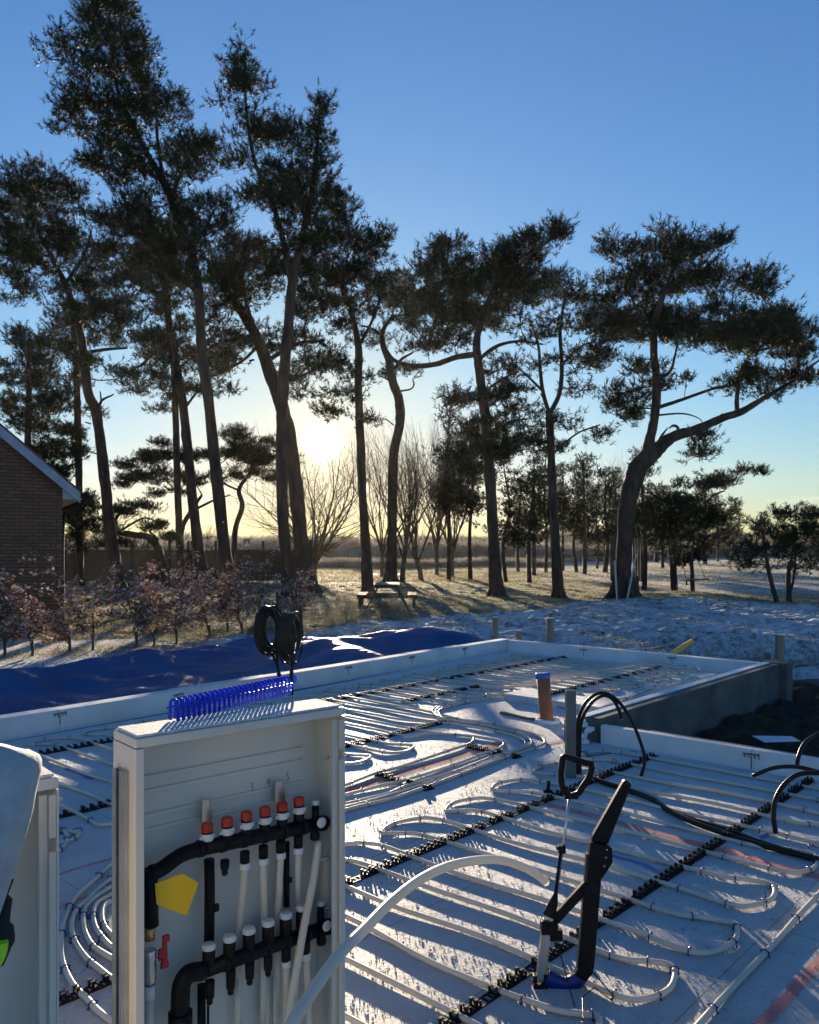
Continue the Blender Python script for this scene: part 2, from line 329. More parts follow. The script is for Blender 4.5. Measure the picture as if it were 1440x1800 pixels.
# ---------------------------------------------------------------- ground
def sm(a, b, x): t = np.clip((x - a) / (b - a), 0, 1); return t * t * (3 - 2 * t)
BX = [-30, -4, -1.6, 2.4, 7.6, 12.3, 20, 40]; BY = [13.5, 15.5, 19, 23.5, 29.0, 25.5, 24, 24]
def ground_fields(x, y):
    x = np.asarray(x, float); y = np.asarray(y, float)
    yb = np.interp(x, BX, BY) + fbm(x * .5, y * .5, 31) * 2.2
    snow = 1 - sm(-.6, .6, y - yb)
    u = (x - O0.x) * U.x + (y - O0.y) * U.y; v = (x - O0.x) * V_.x + (y - O0.y) * V_.y
    far = sm(27, 36, y) * sm(6.5, 12, x + fbm(x * .2, y * .2, 5) * 5) * .6; snow = np.maximum(snow, far)
    soil = sm(2.7, 2.9, u) * (1 - sm(8.4, 9.0, u + fbm(x * .8, y * .8, 3) * .8)) * sm(-.9, -.7, v) * (1 - sm(5.5, 6.5, v))
    z = -.2 + fbm(x * .12, y * .12, 1, 3) * .22 * sm(14, 30, y)
    furrow = np.sin((y * .93 + x * .30) * 2 * math.pi / .62 + fbm(x * .6, y * .6, 9) * 5)
    near = snow * (1 - sm(26, 40, y)) * sm(-5.5, -3, x)
    z = z + near * (furrow * .055 + fbm(x * 1.7, y * 2.2, 11, 6) * .11 - np.abs(fbm(x * 2.6, y * 4.6, 19, 4)) * .12)
    z = z + (1 - snow) * fbm(x * 2.2, y * 2.2, 12, 4) * .07 * (1 - sm(45, 70, y))
    md = np.exp(-(((x - 9.6) / 2.2) ** 2 + ((y - 29.5) / 2.4) ** 2)); z = z + md * .28
    z = z * 1.0 + soil * (fbm(x * 1.2, y * 1.2, 14, 2) * .025 + fbm(x * 7, y * 7, 15, 4) * .022 - .03)
    z = z + np.exp(-(((u - 8.3) / .8) ** 2 + ((v - 1.6) / 1.5) ** 2)) * .30
    z = z + sm(12, 60, x) * sm(20, 90, y) * 1.0
    inside = sm(.15, -.25, 0 * x)  # keep the ground below the slab
    onslab = ((u < 7.7) & (v < -.5) & (v > -5.0)) | ((u < 3.0) & (v > -5.0))
    z = np.where(onslab, np.minimum(z, -.28), z)
    te = -4.22 - .0505 * (u + .45); z = np.where((u > -5.6) & (u < 7.6) & (v < te + .2) & (v > te - 4.5 + 2.4 * sm(5.6, 8.0, u)), np.minimum(z, -.62), z)
    return z, snow, soil
def gz(x, y): return float(ground_fields(np.array([x]), np.array([y]))[0][0])
def build_ground():
    a1 = np.radians(np.linspace(-47, 47, 560)); a2 = np.radians(np.linspace(47, 313, 60))[1:-1]; A = np.concatenate([a1, a2]); nA = len(A)
    R = np.concatenate([[.5, 2], np.geomspace(5, 42, 520)[:-1], np.geomspace(42, 3000, 110)])
    aa, rr = np.meshgrid(A, R); x = np.sin(aa) * rr; y = np.cos(aa) * rr
    z, s, so = ground_fields(x.ravel(), y.ravel())
    V = np.stack([x.ravel(), y.ravel(), z], 1); i, j = np.meshgrid(np.arange(len(R) - 1), np.arange(nA), indexing='ij'); j2 = (j + 1) % nA
    F = np.stack([i * nA + j, (i + 1) * nA + j, (i + 1) * nA + j2, i * nA + j2], -1).reshape(-1, 4)[:, ::-1]
    V = np.vstack([V, [[0, 0, -.3]]]); o = npmesh('ground', V, F, M['ground'], smooth=True)
    setattr_f(o, 'snow', np.append(s, 1)); setattr_f(o, 'soil', np.append(so, 0)); tag(o, kind='structure'); return o
build_ground()
pv = MB(); pv.poly([(-60, 84, -.17), (60, 104, -.17), (60, 107, -.17), (-60, 87, -.17)], .14, (0, 0, 1))
tag(pv.build('path', mat('frosted_gravel_path', (.22, .21, .19), .9, (.38, .37, .35), 3)), kind='structure')
# ---------------------------------------------------------------- trees
def ray_blob(cx, cy, rx, ry, d): c = D(cx, cy, d); return np.array(c), rx / FPX * d, ry / FPX * d
def needles(P, A, length, width, n, r_):      # P tuft roots (k,3), A axis (k,3)
    k = len(P); P = np.repeat(P, n, 0); A = np.repeat(A, n, 0)
    dr = A * r_.uniform(.1, 1.2, (k * n, 1)) + r_.normal(0, .62, (k * n, 3)); dr /= np.linalg.norm(dr, axis=1, keepdims=True) + 1e-9
    L = length * r_.uniform(.65, 1.25, (k * n, 1)); side = np.cross(dr, r_.normal(size=(k * n, 3))); side /= np.linalg.norm(side, axis=1, keepdims=True) + 1e-9
    st = P + A * r_.uniform(-.5, .6, (k * n, 1)) * length; w = width * r_.uniform(.7, 1.3, (k * n, 1))
    V = np.stack([st - side * w * .5, st + side * w * .5, st + dr * L], 1).reshape(-1, 3); return V, np.arange(len(V)).reshape(-1, 3)
def tubes_np(E0, E1, R0, R1, n=3):
    E0, E1 = np.asarray(E0, float), np.asarray(E1, float); t = E1 - E0; t /= np.linalg.norm(t, axis=1, keepdims=True) + 1e-9
    a = np.where(np.abs(t[:, 2:3]) < .9, np.array([[0, 0, 1.]]), np.array([[1., 0, 0]])); x = np.cross(t, a); x /= np.linalg.norm(x, axis=1, keepdims=True) + 1e-9; y = np.cross(x, t)
    V = []
    for E, R in ((E0, R0), (E1, R1)):
        for k in range(n): an = 2 * math.pi * k / n; V.append(E + (x * math.cos(an) + y * math.sin(an)) * np.asarray(R)[:, None])
    V = np.stack(V, 1); m = len(E0); F = []
    for k in range(n): b = np.arange(m) * 2 * n; F.append(np.stack([b + k, b + (k + 1) % n, b + n + (k + 1) % n, b + n + k], 1))
    return V.reshape(-1, 3), np.concatenate(F)
def rough_trunk(P, R, seed, n=12, sub=5):
    r_ = np.random.default_rng(seed); Q = catmull(P, sub); RR = np.interp(np.linspace(0, len(P) - 1, len(Q)), range(len(P)), R)
    mb = MB(); mb.tube(Q, list(RR), n)
    for i in range(len(mb.v)): pass
    ring = np.array([tuple(v) for v in mb.v]); c = np.repeat(np.array([tuple(q) for q in Q]), n, 0); d = ring - c
    amp = 1 + r_.normal(0, .05, (len(ring), 1)) + .05 * np.sin(np.tile(np.arange(n), len(Q))[:, None] * 2.1 + np.repeat(np.arange(len(Q)), n)[:, None] * .6)
    mb.v = [Vector(v) for v in (c + d * amp)]; return mb, Q, list(RR)
def grow(skel, targets, seed, wpath=.35):      # skel: list of (pos, radius_hint, path distance)
    r_ = np.random.default_rng(seed)
    P = [np.array(p) for p in skel]; pd = [0.0] * len(P); par = [-1] * len(P); n0 = len(P)
    T = np.array(targets); S = np.array(P); d0 = np.min(np.linalg.norm(T[:, None] - S[None], axis=2), 1); order = np.argsort(d0)
    arr = np.zeros((len(P) + len(T) * 5 + 10, 3)); arr[:n0] = S; pdn = np.zeros(len(arr)); cnt = n0
    for ti in order:
        t = T[ti]; dv = arr[:cnt] - t; dist = np.sqrt((dv ** 2).sum(1)); low = np.maximum(0, arr[:cnt, 2] - t[2]) * .5
        j = int(np.argmin(dist + wpath * pdn[:cnt] + low)); q = arr[j]; dd = dist[j]; k = int(min(4, max(1, dd // .45)))
        prev = j; side = r_.normal(0, .10 * dd, 3)
        for s_ in range(1, k + 1):
            f = s_ / k; p = q + (t - q) * f + side * math.sin(math.pi * f) + (0 if s_ == k else 1) * np.array([0, 0, -.05 * dd * math.sin(math.pi * f)])
            arr[cnt] = p; pdn[cnt] = pdn[prev] + np.linalg.norm(p - arr[prev]); par.append(prev); prev = cnt; cnt += 1
    return arr[:cnt], par, n0
def pine(name, label, d, trunk, limbs, blobs, seed, cat='pine tree', group='tall pines on the frosty grass', dens=1.0, needle=(.185, .026, 14), tuftscale=1.0, nm='needle', stubs=(), flat=.55, yspread=1.0, roots=False):
    r_ = np.random.default_rng(seed); base = D(*trunk[0][:2], d); base.z = gz(base.x, base.y) - .05
    P = [base] + [D(x, y, d) for x, y, w in trunk[1:]]; R = [w * .44 / FPX * d for x, y, w in trunk]
    e = empty(name, base, label, cat, group); org = np.array(base)
    mb, Q, RR = rough_trunk(P, R, seed); R[0] *= 1.0
    if roots:
        for k in range(7):
            a = k * .9 + seed; L = R[0] * 1.9; dirv = Vector((math.cos(a), math.sin(a), 0))
            mb.tube(catmull([base + Vector((0, 0, R[0] * 1.6)) + dirv * R[0] * .55, base + dirv * R[0] * 1.1 + Vector((0, 0, R[0] * .45)), base + dirv * L + Vector((0, 0, -.04))], 4), [R[0] * .5, R[0] * .42, R[0] * .4, R[0] * .36, R[0] * .33, R[0] * .3, R[0] * .25, R[0] * .2, R[0] * .08], 7)
    skel = [tuple(q) for q in Q[len(Q) // 2:]]
    for lb in limbs:
        dz = r_.uniform(-.6, .6); LP = [D(x, y, d) + Vector((0, dz * (i / max(1, len(lb) - 1)) * 1.5, 0)) for i, (x, y, w) in enumerate(lb)]
        m2, Q2, _ = rough_trunk(LP, [w * .40 / FPX * d for x, y, w in lb], seed + 5, 8); o = len(mb.v); mb.v += m2.v; mb.f += [tuple(i + o for i in f) for f in m2.f]; mb.sm += m2.sm
        skel += [tuple(q) for q in Q2[2:]]
    for lb in stubs:
        LP = [D(x, y, d) for x, y, w in lb]; mb.tube(catmull(LP, 4), list(np.interp(np.linspace(0, 1, (len(lb) - 1) * 4 + 1 if len(lb) > 2 else len(lb)), np.linspace(0, 1, len(lb)), [w / 2 / FPX * d for x, y, w in lb])), 5)
    mb.build('trunk', M['bark'], e)
    subs = []; tufts = []; tpar = []
    for (cx, cy, rx, ry) in blobs:
        c, ax, az = ray_blob(cx, cy, rx, ry, d); c[1] += r_.uniform(-1, 1) * ax * .8 * yspread; ay = ax * .85 * yspread
        ns = max(4, int(ax * az * 3.14 * 8.5 * dens ** .5))
        for _ in range(ns):
            while True:
                q = r_.uniform(-1, 1, 3)
                if (q ** 2).sum() < 1: break
            s = c + q * np.array([ax, ay, az]); subs.append(s); si = len(subs) - 1
            nt = int(r_.uniform(14, 26) * dens); rr = r_.uniform(.17, .36) * tuftscale
            tt = s + np.clip(r_.normal(0, 1, (nt, 3)), -1.7, 1.7) * np.array([rr, rr, rr * flat]); tufts.append(tt); tpar += [si] * nt
    tufts = np.concatenate(tufts); subs = np.array(subs); tpar = np.array(tpar)
    arr, par, n0 = grow(skel, subs, seed); par = np.array(par); w = np.zeros(len(arr)); ch = np.zeros(len(arr))
    isleaf = np.ones(len(arr), bool); isleaf[par[par >= 0]] = False; rad = np.zeros(len(arr)); acc = np.zeros(len(arr)); acc[isleaf] = .011 ** 2.2 * tuftscale
    for i in range(len(arr) - 1, n0 - 1, -1):
        rad[i] = acc[i] ** (1 / 2.2)
        if par[i] >= 0: acc[par[i]] += acc[i]
    idx = np.arange(n0, len(arr)); rp = np.where(par[idx] >= n0, rad[par[idx]], rad[idx] * 1.15); rp = np.minimum(rp, rad[idx] * 1.6); rad_c = np.minimum(rad, .11); rp = np.minimum(rp, .12)
    BV, BF = tubes_np(arr[par[idx]], arr[idx], rp, rad_c[idx], 4)
    TV, TF = tubes_np(subs[tpar], tufts, np.full(len(tufts), .009), np.full(len(tufts), .005), 3)
    npmesh('branches', np.vstack([BV, TV]) - org, np.vstack([BF, TF + len(BV)]), M['bark'], e)
    ax = tufts - subs[tpar]; ax /= np.linalg.norm(ax, axis=1, keepdims=True) + 1e-9; ax = ax * .7 + np.array([0, 0, .75]); ax /= np.linalg.norm(ax, axis=1, keepdims=True)
    NV, NF = needles(tufts, ax, needle[0] * tuftscale, needle[1] * tuftscale, needle[2], r_)
    npmesh('crown', NV - org, NF, M[nm], e); return e
TR = {}
def tr(*pts): return list(pts)
TALL = [
 dict(n='tallest', label='tallest pine, leaning left, its top reaching the upper edge of the photo', d=29, roots=True, trunk=[(408,1054,30),(400,1000,25),(393,950,24),(380,830,22),(366,700,21),(355,620,20),(350,520,18),(335,440,17),(312,380,15),(288,320,14),(262,275,11),(232,215,9),(205,150,8),(192,60,5),(196,0,4)],
  limbs=[[(288,320,10),(240,285,8),(205,240,6)],[(300,350,10),(320,300,7),(345,270,5)],[(335,440,9),(365,400,6),(385,370,4)],[(350,520,8),(300,470,6),(250,430,4)],[(288,320,10),(270,230,7),(262,150,5)]],
  blobs=[(188,-5,42,42),(205,60,62,50),(185,130,75,45),(250,100,32,52),(125,168,40,26),(175,210,85,45),(300,175,32,28),(250,200,60,50),(165,270,40,26),(235,300,85,42),(330,260,50,35),(355,300,45,45),(300,390,80,55),(225,380,50,45),(370,380,45,45),(330,470,70,45)]),
 dict(n='l2', label='pine with a bare snag on its slim trunk, nearest the brick house', d=33, trunk=[(208,1043,30),(200,980,24),(190,900,22),(183,830,21),(176,770,20),(168,720,20),(155,690,19),(147,620,17),(135,560,15),(115,500,12),(90,450,9),(65,400,7),(50,340,4)],
  limbs=[[(147,620,9),(180,610,7),(212,603,5)],[(115,500,9),(150,450,7),(165,410,4)],[(90,450,7),(50,440,6),(20,420,4)]],
  stubs=[[(172,728,6),(178,705,5),(196,695,3),(200,692,2)],[(178,705,4),(176,688,2)],[(160,745,3),(150,742,2)],[(178,800,3),(160,795,2)]],
  blobs=[(50,315,58,34),(15,370,42,50),(105,350,55,45),(60,420,75,42),(15,440,40,35),(125,430,55,45),(55,490,75,26),(160,500,55,35),(15,525,35,12),(130,545,60,22),(190,560,50,26),(205,660,38,12),(185,640,35,12),(225,680,26,8)]),
 dict(n='l1', label='thin straight pine beside the bottom of the barge board', d=38, trunk=[(140,1040,17),(140,950,15),(139,850,14),(137,750,14),(134,650,12),(130,590,10),(125,530,7)], limbs=[], blobs=[(105,610,40,16),(150,640,30,16),(125,585,50,22),(100,660,28,10),(145,720,22,10),(155,670,25,8)], stubs=[[(140,770,4),(150,768,2)],[(134,820,3),(122,826,2)]]),
 dict(n='m4', label='pine between the thin pine and the tallest pine', d=34, trunk=[(362,1046,27),(352,980,22),(341,900,20),(331,800,19),(323,720,18),(311,650,17),(300,590,15),(292,520,12),(284,450,10),(275,400,6)],
  limbs=[[(300,590,8),(255,640,6),(240,650,4)],[(323,720,7),(350,690,5),(380,665,4)],[(292,520,8),(240,500,5),(215,470,4)],[(311,650,7),(360,600,5),(380,570,4)]],
  blobs=[(255,410,55,45),(205,450,45,35),(300,500,75,40),(230,540,65,26),(345,560,60,35),(280,600,60,24),(375,635,45,26),(300,650,42,22),(310,690,35,14),(390,690,30,12),(395,600,30,25),(230,655,25,10),(380,500,45,35)]),
 dict(n='m3', label='slim pine standing close behind two larger trunks', d=41, trunk=[(319,1028,17),(316,950,14),(312,850,14),(309,740,13),(306,660,12),(300,600,8)], limbs=[], blobs=[(280,585,50,22),(225,595,45,16),(325,625,45,22),(285,720,20,12),(330,680,30,12)]),
 dict(n='twinL', label='pine with two pointed tops, its straight trunk touching the leaning trunk behind', d=30, trunk=[(509,1051,30),(502,980,24),(497,900,23),(495,800,22),(496,720,22),(500,650,21),(508,560,20),(515,490,18),(528,430,15),(545,360,13),(555,280,9),(562,200,5),(564,165,3)],
  limbs=[[(513,500,14),(492,400,12),(470,330,10),(448,285,8),(432,200,6),(427,110,3)],[(528,430,9),(570,400,7),(610,390,4)],[(545,360,7),(580,330,5),(605,310,3)]],
  blobs=[(427,95,9,22),(430,130,34,28),(430,180,42,32),(448,230,40,35),(485,215,32,25),(425,270,25,20),(520,245,30,28),(563,172,8,20),(560,212,26,28),(572,260,24,28),(545,290,45,38),(485,300,55,40),(600,340,36,22),(560,360,62,36),(480,370,60,36),(612,395,34,18),(500,430,75,35),(580,430,60,30)]),
 dict(n='twinR', label='pine with a thick flared root, its trunk bending left above the sun', d=34, roots=True, trunk=[(537,1041,42),(532,990,31),(526,920,29),(519,850,27),(511,780,27),(497,720,27),(483,680,26),(468,635,25),(450,590,22),(425,548,18),(395,505,14),(375,460,9)],
  limbs=[[(468,635,10),(520,600,8),(560,590,5)],[(450,590,10),(430,500,8),(450,440,5)],[(483,680,8),(540,660,5),(580,650,3)],[(450,590,8),(400,600,6),(370,610,4)]],
  stubs=[[(450,612,6),(425,635,5),(395,652,4),(375,662,2)],[(447,632,4),(438,634,3)]],
  blobs=[(430,430,50,32),(395,470,40,32),(470,480,60,30),(540,500,65,32),(420,530,50,25),(600,480,50,22),(560,550,60,28),(500,590,60,24),(435,590,45,22),(570,620,55,18),(400,620,30,12),(520,650,50,16),(600,650,40,12),(400,420,22,16)]),
 dict(n='c7', label='straight pine whose trunk rises directly behind the picnic table', d=34, trunk=[(647,1041,24),(643,960,20),(638,880,17),(634,780,17),(630,680,16),(630,610,14),(618,550,11),(603,505,9),(610,460,5)],
  limbs=[[(630,610,7),(655,560,6),(675,500,4)],[(603,505,6),(640,470,5),(665,430,3)]], stubs=[[(636,760,3),(622,750,2)],[(630,700,3),(640,694,2)]],
  blobs=[(650,430,40,26),(672,412,20,14),(600,440,50,24),(640,470,55,22),(690,490,42,18),(590,490,45,20),(600,530,50,14),(655,525,45,14),(600,570,40,12),(620,660,36,12),(560,715,42,11),(600,695,50,12),(650,740,26,9),(530,690,30,10)]),
 dict(n='c8', label='pine with a kinked S-bent trunk, right of the straight pine by the table', d=42, trunk=[(687,1026,25),(689,960,21),(690,880,19),(692,800,19),(703,745,19),(702,705,18),(690,670,18),(686,640,15),(676,615,13),(672,585,10),(690,555,6)],
  limbs=[[(690,655,9),(705,630,7),(725,615,4)],[(672,590,7),(650,575,5),(630,570,3)]], stubs=[[(700,688,4),(722,684,3),(728,675,3),(726,666,2),(740,661,2)],[(684,668,4),(668,660,2)],[(692,747,3),(680,738,2),(666,736,1.5)]],
  blobs=[(705,500,35,18),(690,520,52,16),(722,560,45,14),(655,595,45,11),(700,645,45,11),(742,600,42,14),(760,520,26,12),(640,560,30,10),(720,530,30,14)]),
 dict(n='r9', label='broad pine throwing one long bough to the left over the gap', d=30.5, roots=True, trunk=[(874,1050,30),(869,980,24),(865,900,22),(860,820,20),(856,760,20),(848,690,19),(841,640,18),(838,600,15),(848,560,12),(868,505,9),(885,460,5)],
  limbs=[[(841,622,14),(805,627,12),(765,640,12),(720,642,11),(690,630,9),(672,600,6)],[(841,632,9),(875,606,8),(915,595,6),(960,598,4)],[(848,560,8),(810,520,7),(790,470,4)],[(868,505,7),(920,460,6),(975,420,3)],[(856,760,6),(900,740,5),(930,735,3)],[(848,690,6),(880,670,5),(905,660,3)]],
  blobs=[(785,448,32,18),(780,480,45,26),(850,470,52,28),(895,450,42,28),(930,430,40,22),(972,412,26,13),(985,402,14,8),(890,505,75,28),(805,525,70,24),(950,485,45,20),(765,560,60,16),(860,550,60,18),(750,520,30,16),(790,595,50,10),(800,690,22,9),(840,702,45,10),(890,640,34,10),(880,680,50,14),(905,720,40,10),(860,745,50,14),(870,780,55,22),(825,800,35,24),(905,770,35,20)], dens=1.15),
 dict(n='r10', label='airy pine whose slim trunk forks in a narrow U', d=30, trunk=[(982,1052,24),(978,980,19),(974,900,17),(970,820,16),(967,750,16),(966,722,16)],
  limbs=[[(966,728,10),(957,690,9),(953,650,8),(951,600,6),(940,560,4)],[(966,728,11),(984,690,10),(988,640,9),(985,580,8),(995,520,5),(1010,490,3)],[(957,690,6),(930,660,5),(910,640,3)],[(988,640,6),(1020,610,5),(1045,600,3)],[(970,800,5),(1010,765,4),(1050,750,3)]],
  stubs=[[(960,705,4),(950,692,2)]],
  blobs=[(1010,498,42,16),(960,530,45,20),(1035,530,42,24),(905,590,36,14),(950,585,42,16),(1040,580,40,20),(1010,640,45,22),(1052,625,30,14),(1000,745,45,9),(930,752,40,12),(1050,755,30,10),(985,780,40,12),(1030,680,30,12),(925,640,30,10)], dens=.72),
 dict(n='r11', label='massive spreading pine with a long bare arm reaching right', d=29, roots=True, trunk=[(1096,1053,46),(1096,1010,32),(1098,950,30),(1103,890,34),(1113,845,36),(1128,815,38),(1150,792,34)],
  limbs=[[(1140,800,30),(1142,770,22),(1149,730,20),(1151,680,19),(1144,620,17),(1148,560,14),(1165,510,10),(1185,460,5)],[(1138,808,34),(1160,785,30),(1185,767,24),(1225,755,20),(1270,735,17),(1300,725,15),(1340,700,10),(1385,672,7),(1425,640,4)],[(1296,726,11),(1296,695,10),(1302,655,9),(1320,620,7),(1340,570,4)],[(1152,718,9),(1205,700,7),(1262,680,6),(1292,675,3)],[(1151,665,8),(1180,652,7),(1192,620,5),(1200,590,3)],[(1146,600,8),(1110,540,6),(1085,480,3)],[(1165,510,7),(1220,480,5),(1250,450,3)],[(1320,620,6),(1380,600,5),(1410,580,3)]],
  stubs=[[(1155,782,7),(1164,765,5),(1174,752,2)],[(1190,765,7),(1192,752,6),(1184,748,5),(1176,753,2)],[(1206,760,3),(1207,752,2)],[(1155,730,4),(1200,727,3),(1228,735,2),(1236,745,1.5)],[(1265,737,3),(1268,728,2),(1276,727,1)]],
  blobs=[(1075,425,12,16),(1105,445,40,16),(1160,440,45,20),(1215,425,40,20),(1255,428,24,18),(1120,495,62,26),(1180,480,70,26),(1240,480,42,22),(1320,500,40,18),(1352,485,26,14),(1080,560,48,24),(1150,550,85,22),(1230,545,70,24),(1310,555,68,32),(1380,555,28,22),(1180,595,75,15),(1330,605,80,26),(1405,600,38,30),(1270,600,60,18),(1105,685,45,16),(1085,712,22,8),(1135,655,45,10),(1170,672,32,8),(1360,655,55,16),(1415,655,32,18),(1300,668,30,8),(1240,768,20,8),(1232,793,12,6),(1110,722,35,10),(1345,690,30,8),(1060,600,20,20)], dens=1.1),
]
MID = [
 dict(n='bent', dens=1.5, label='wind-swept pine with a flat crown stretching right under the bare arm', d=34, trunk=[(1186,1043,15),(1183,980,12),(1180,930,11),(1190,900,8)], limbs=[[(1183,950,8),(1220,935,8),(1244,912,8),(1241,890,7),(1258,870,5),(1278,862,3)],[(1180,930,6),(1150,905,4)]],
  blobs=[(1312,830,24,6),(1275,840,36,8),(1225,852,48,10),(1180,880,52,15),(1205,905,62,20),(1250,915,30,20),(1150,920,50,20),(1195,945,42,14),(1120,900,30,20)]),
 dict(n='sw', label='small pine right of the treehouse panels with a plank swing hanging in front', d=31, trunk=[(1218,1050,9),(1217,1010,8),(1216,980,7),(1220,950,5)], limbs=[], blobs=[(1215,975,30,10),(1235,955,36,14),(1190,960,28,10),(1200,990,22,6)]),
 dict(n='ra', label='bushy small pine at the right edge with a trunk leaning left', d=27, trunk=[(1367,1061,11),(1358,1030,9),(1351,1000,8),(1345,965,6),(1340,930,3)], limbs=[], blobs=[(1335,925,24,14),(1372,905,22,12),(1330,960,34,20),(1318,990,24,10),(1365,950,30,20)]),
 dict(n='rb', label='bushy pine at the right edge whose trunk forks low in a V', d=27, trunk=[(1388,1061,12),(1387,1040,10),(1386,1010,8),(1392,980,6),(1400,930,4)], limbs=[[(1387,1048,7),(1398,1025,6),(1406,1000,5),(1412,960,3)]], blobs=[(1400,915,26,18),(1435,910,18,20),(1390,955,40,22),(1430,945,30,30),(1390,990,38,14),(1430,990,25,16)]),
 dict(n='wl', dens=1.5, label='low umbrella pine with a thin crooked trunk behind the board fence end', d=43, trunk=[(416,1022,14),(412,980,12),(414,930,11),(426,890,10),(420,862,9),(434,838,6)], limbs=[[(420,862,5),(395,850,4),(385,835,2)]], blobs=[(420,758,22,9),(440,775,42,12),(400,792,40,12),(452,798,55,14),(480,812,45,12),(425,828,50,9),(485,838,36,8),(405,765,15,6)]),
 dict(n='wl2', dens=1.5, label='low wind-flattened pine spreading left of the umbrella pine', d=44, trunk=[(322,1020,12),(318,970,11),(320,930,10),(332,905,9),(345,885,7),(355,870,5)], limbs=[[(335,900,6),(370,880,5),(400,868,3)]], blobs=[(285,783,24,7),(258,800,34,10),(230,815,30,10),(305,808,55,12),(350,802,38,11),(235,838,34,9),(300,840,60,10),(360,848,46,9),(295,865,36,6),(215,850,18,8)]),
 dict(n='bh', dens=1.5, label='dense dark pine rising behind the brick house roof', d=30, trunk=[(46,1045,18),(47,900,15),(49,780,14),(51,680,11),(50,600,6)], limbs=[], blobs=[(28,592,36,20),(62,615,46,20),(25,650,50,22),(80,680,40,18),(35,712,60,18),(100,712,28,14),(95,755,42,16),(60,745,40,14),(118,800,26,24),(112,850,28,24),(70,800,40,30),(130,760,18,8),(125,900,20,20)]),
 dict(n='jun', dens=1.5, label='sprawling dark pine with a thick snake-like snowy limb, by the fence', d=38, trunk=[(292,1034,20),(284,990,16),(278,965,15),(262,945,14),(235,940,13),(210,934,11),(203,915,8),(220,890,5)], limbs=[[(278,965,8),(276,945,6),(268,935,4)],[(235,940,6),(180,935,5),(150,930,3)],[(210,934,5),(250,910,4),(280,925,2)]], blobs=[(215,895,36,12),(180,925,46,16),(250,890,26,8),(270,922,30,9),(150,885,26,30),(160,955,36,12),(288,945,22,8),(230,955,34,8),(130,930,20,20)]),
]
for i, t in enumerate(TALL):
    pine('pine_tree', t['label'], t['d'], t['trunk'], t['limbs'], [(a, b, c * (1.12 if t['n'][0] == 'r' else 1.0), d_ * (1.16 if t['n'][0] == 'r' else .96)) for a, b, c, d_ in t['blobs']], 100 + i, stubs=t.get('stubs', ()), dens=t.get('dens', .95 if t['n'][0] in 'lmt' else .9), roots=True)
for i, t in enumerate(MID):
    pine('pine_tree', t['label'], t['d'], t['trunk'], t['limbs'], t['blobs'], 200 + i, group='smaller pines among the tall ones', dens=t.get('dens', 1.0), tuftscale=.85)
# background pines: prototypes copied over the field
def proto_pine(kind, seed):
    r_ = random.Random(seed); H = {0: 7.0, 1: 9.5, 2: 5.5, 3: 8.0}[kind]; d = 45.0; cx = 720; g = HOR + 1.8 / d * FPX; s = FPX / d
    topy = g - H * s; tx = [cx + r_.uniform(-8, 8) for _ in range(4)]
    trunk = [(cx, g, 10), (tx[0], g - H * .3 * s, 8), (tx[1], g - H * .6 * s, 6), (tx[2], topy + .5 * s, 3)]
    blobs = []
    for k in range(11):
        f = k / 10; hh = {0: .38, 1: .45, 2: .22, 3: .34}[kind] + f * (.97 - {0: .38, 1: .45, 2: .22, 3: .34}[kind]); wd = (1.0 - .75 * f ** 1.4) * H * .20
        blobs.append((cx + r_.uniform(-1, 1) * wd * .8 * s, g - hh * H * s, wd * r_.uniform(.6, .95) * s, wd * .34 * s))
    return pine('pine_tree', 'x', d, trunk, [], blobs, seed, group='background pines in the field', dens=.55, tuftscale=1.05, needle=(.19, .045, 7), nm='needle_far')
protos = [(proto_pine(k, 300 + k), k) for k in range(4)]
# px, base py, kind, scale
BG = [(789,1022,1,1.0),(827,1020,1,.95),(890,1023,3,.9),(911,1007,0,1.1),(931,1025,0,.9),(939,1012,3,1.0),(960,1009,1,.9),(1014,1009,3,1.0),(1028,1011,0,1.2),
      (1064,1009,2,1.3),(1050,1000,3,.95),(1133,1036,0,.95),(1154,993,2,1.6),(1190,993,3,1.2),(1165,1000,0,1.0),(1240,997,2,1.5),(1262,994,0,1.1),(1285,996,2,1.2),(990,1003,1,.95),(1085,998,0,1.3),(1120,997,3,1.2),(975,998,3,1.2),(1300,985,2,1.4),(1345,985,2,1.3),(1415,983,2,1.5),(1210,990,1,.9)]
BGL = ['slender background pine', 'bushy background pine', 'short background pine', 'thin-trunked background pine']
def where(px):
    if px < 800: return 'at the left end of the grove'
    if px < 880: return 'by the broad long-boughed pine'
    if px < 970: return 'left of the airy forked pine'
    if px < 1080: return 'between airy and massive pines'
    if px < 1300: return 'behind the swing'
    return 'far out on the right field'
def copy_tree(o, parent=None):
    c = o.copy(); C.objects.link(c); c.parent = parent
    if parent is not None: c.location = o.location
    for ch in list(o.children): copy_tree(ch, c)
    return c
ORD = ['first', 'second', 'third', 'fourth', 'fifth', 'sixth', 'seventh', 'eighth', 'ninth', 'tenth']
seen = {}; used = set(); cnt = {}
for px, py, k, s in BG: seen.setdefault(where(px), []).append(px)
for px, py, k, s in BG:
    src = protos[k][0]; o = src if k not in used else copy_tree(src); used.add(k); d = 2592 / (py - HOR); x = (px - 720) / FPX * d
    o.location = (x, d, gz(x, d) - .05); o.rotation_euler.z = random.uniform(0, 6.28) if px != 1133 else .5; o.scale = (s * random.uniform(.9, 1.1), s, s * random.uniform(.92, 1.08))
    w = where(px).replace(' in the cluster around the broad pine with the long bough',''); w = where(px); lst = sorted(seen[w]); o['label'] = '%s, %s from left, %s' % (BGL[k], ORD[lst.index(px)], w); o['group'] = 'background pines in the field'
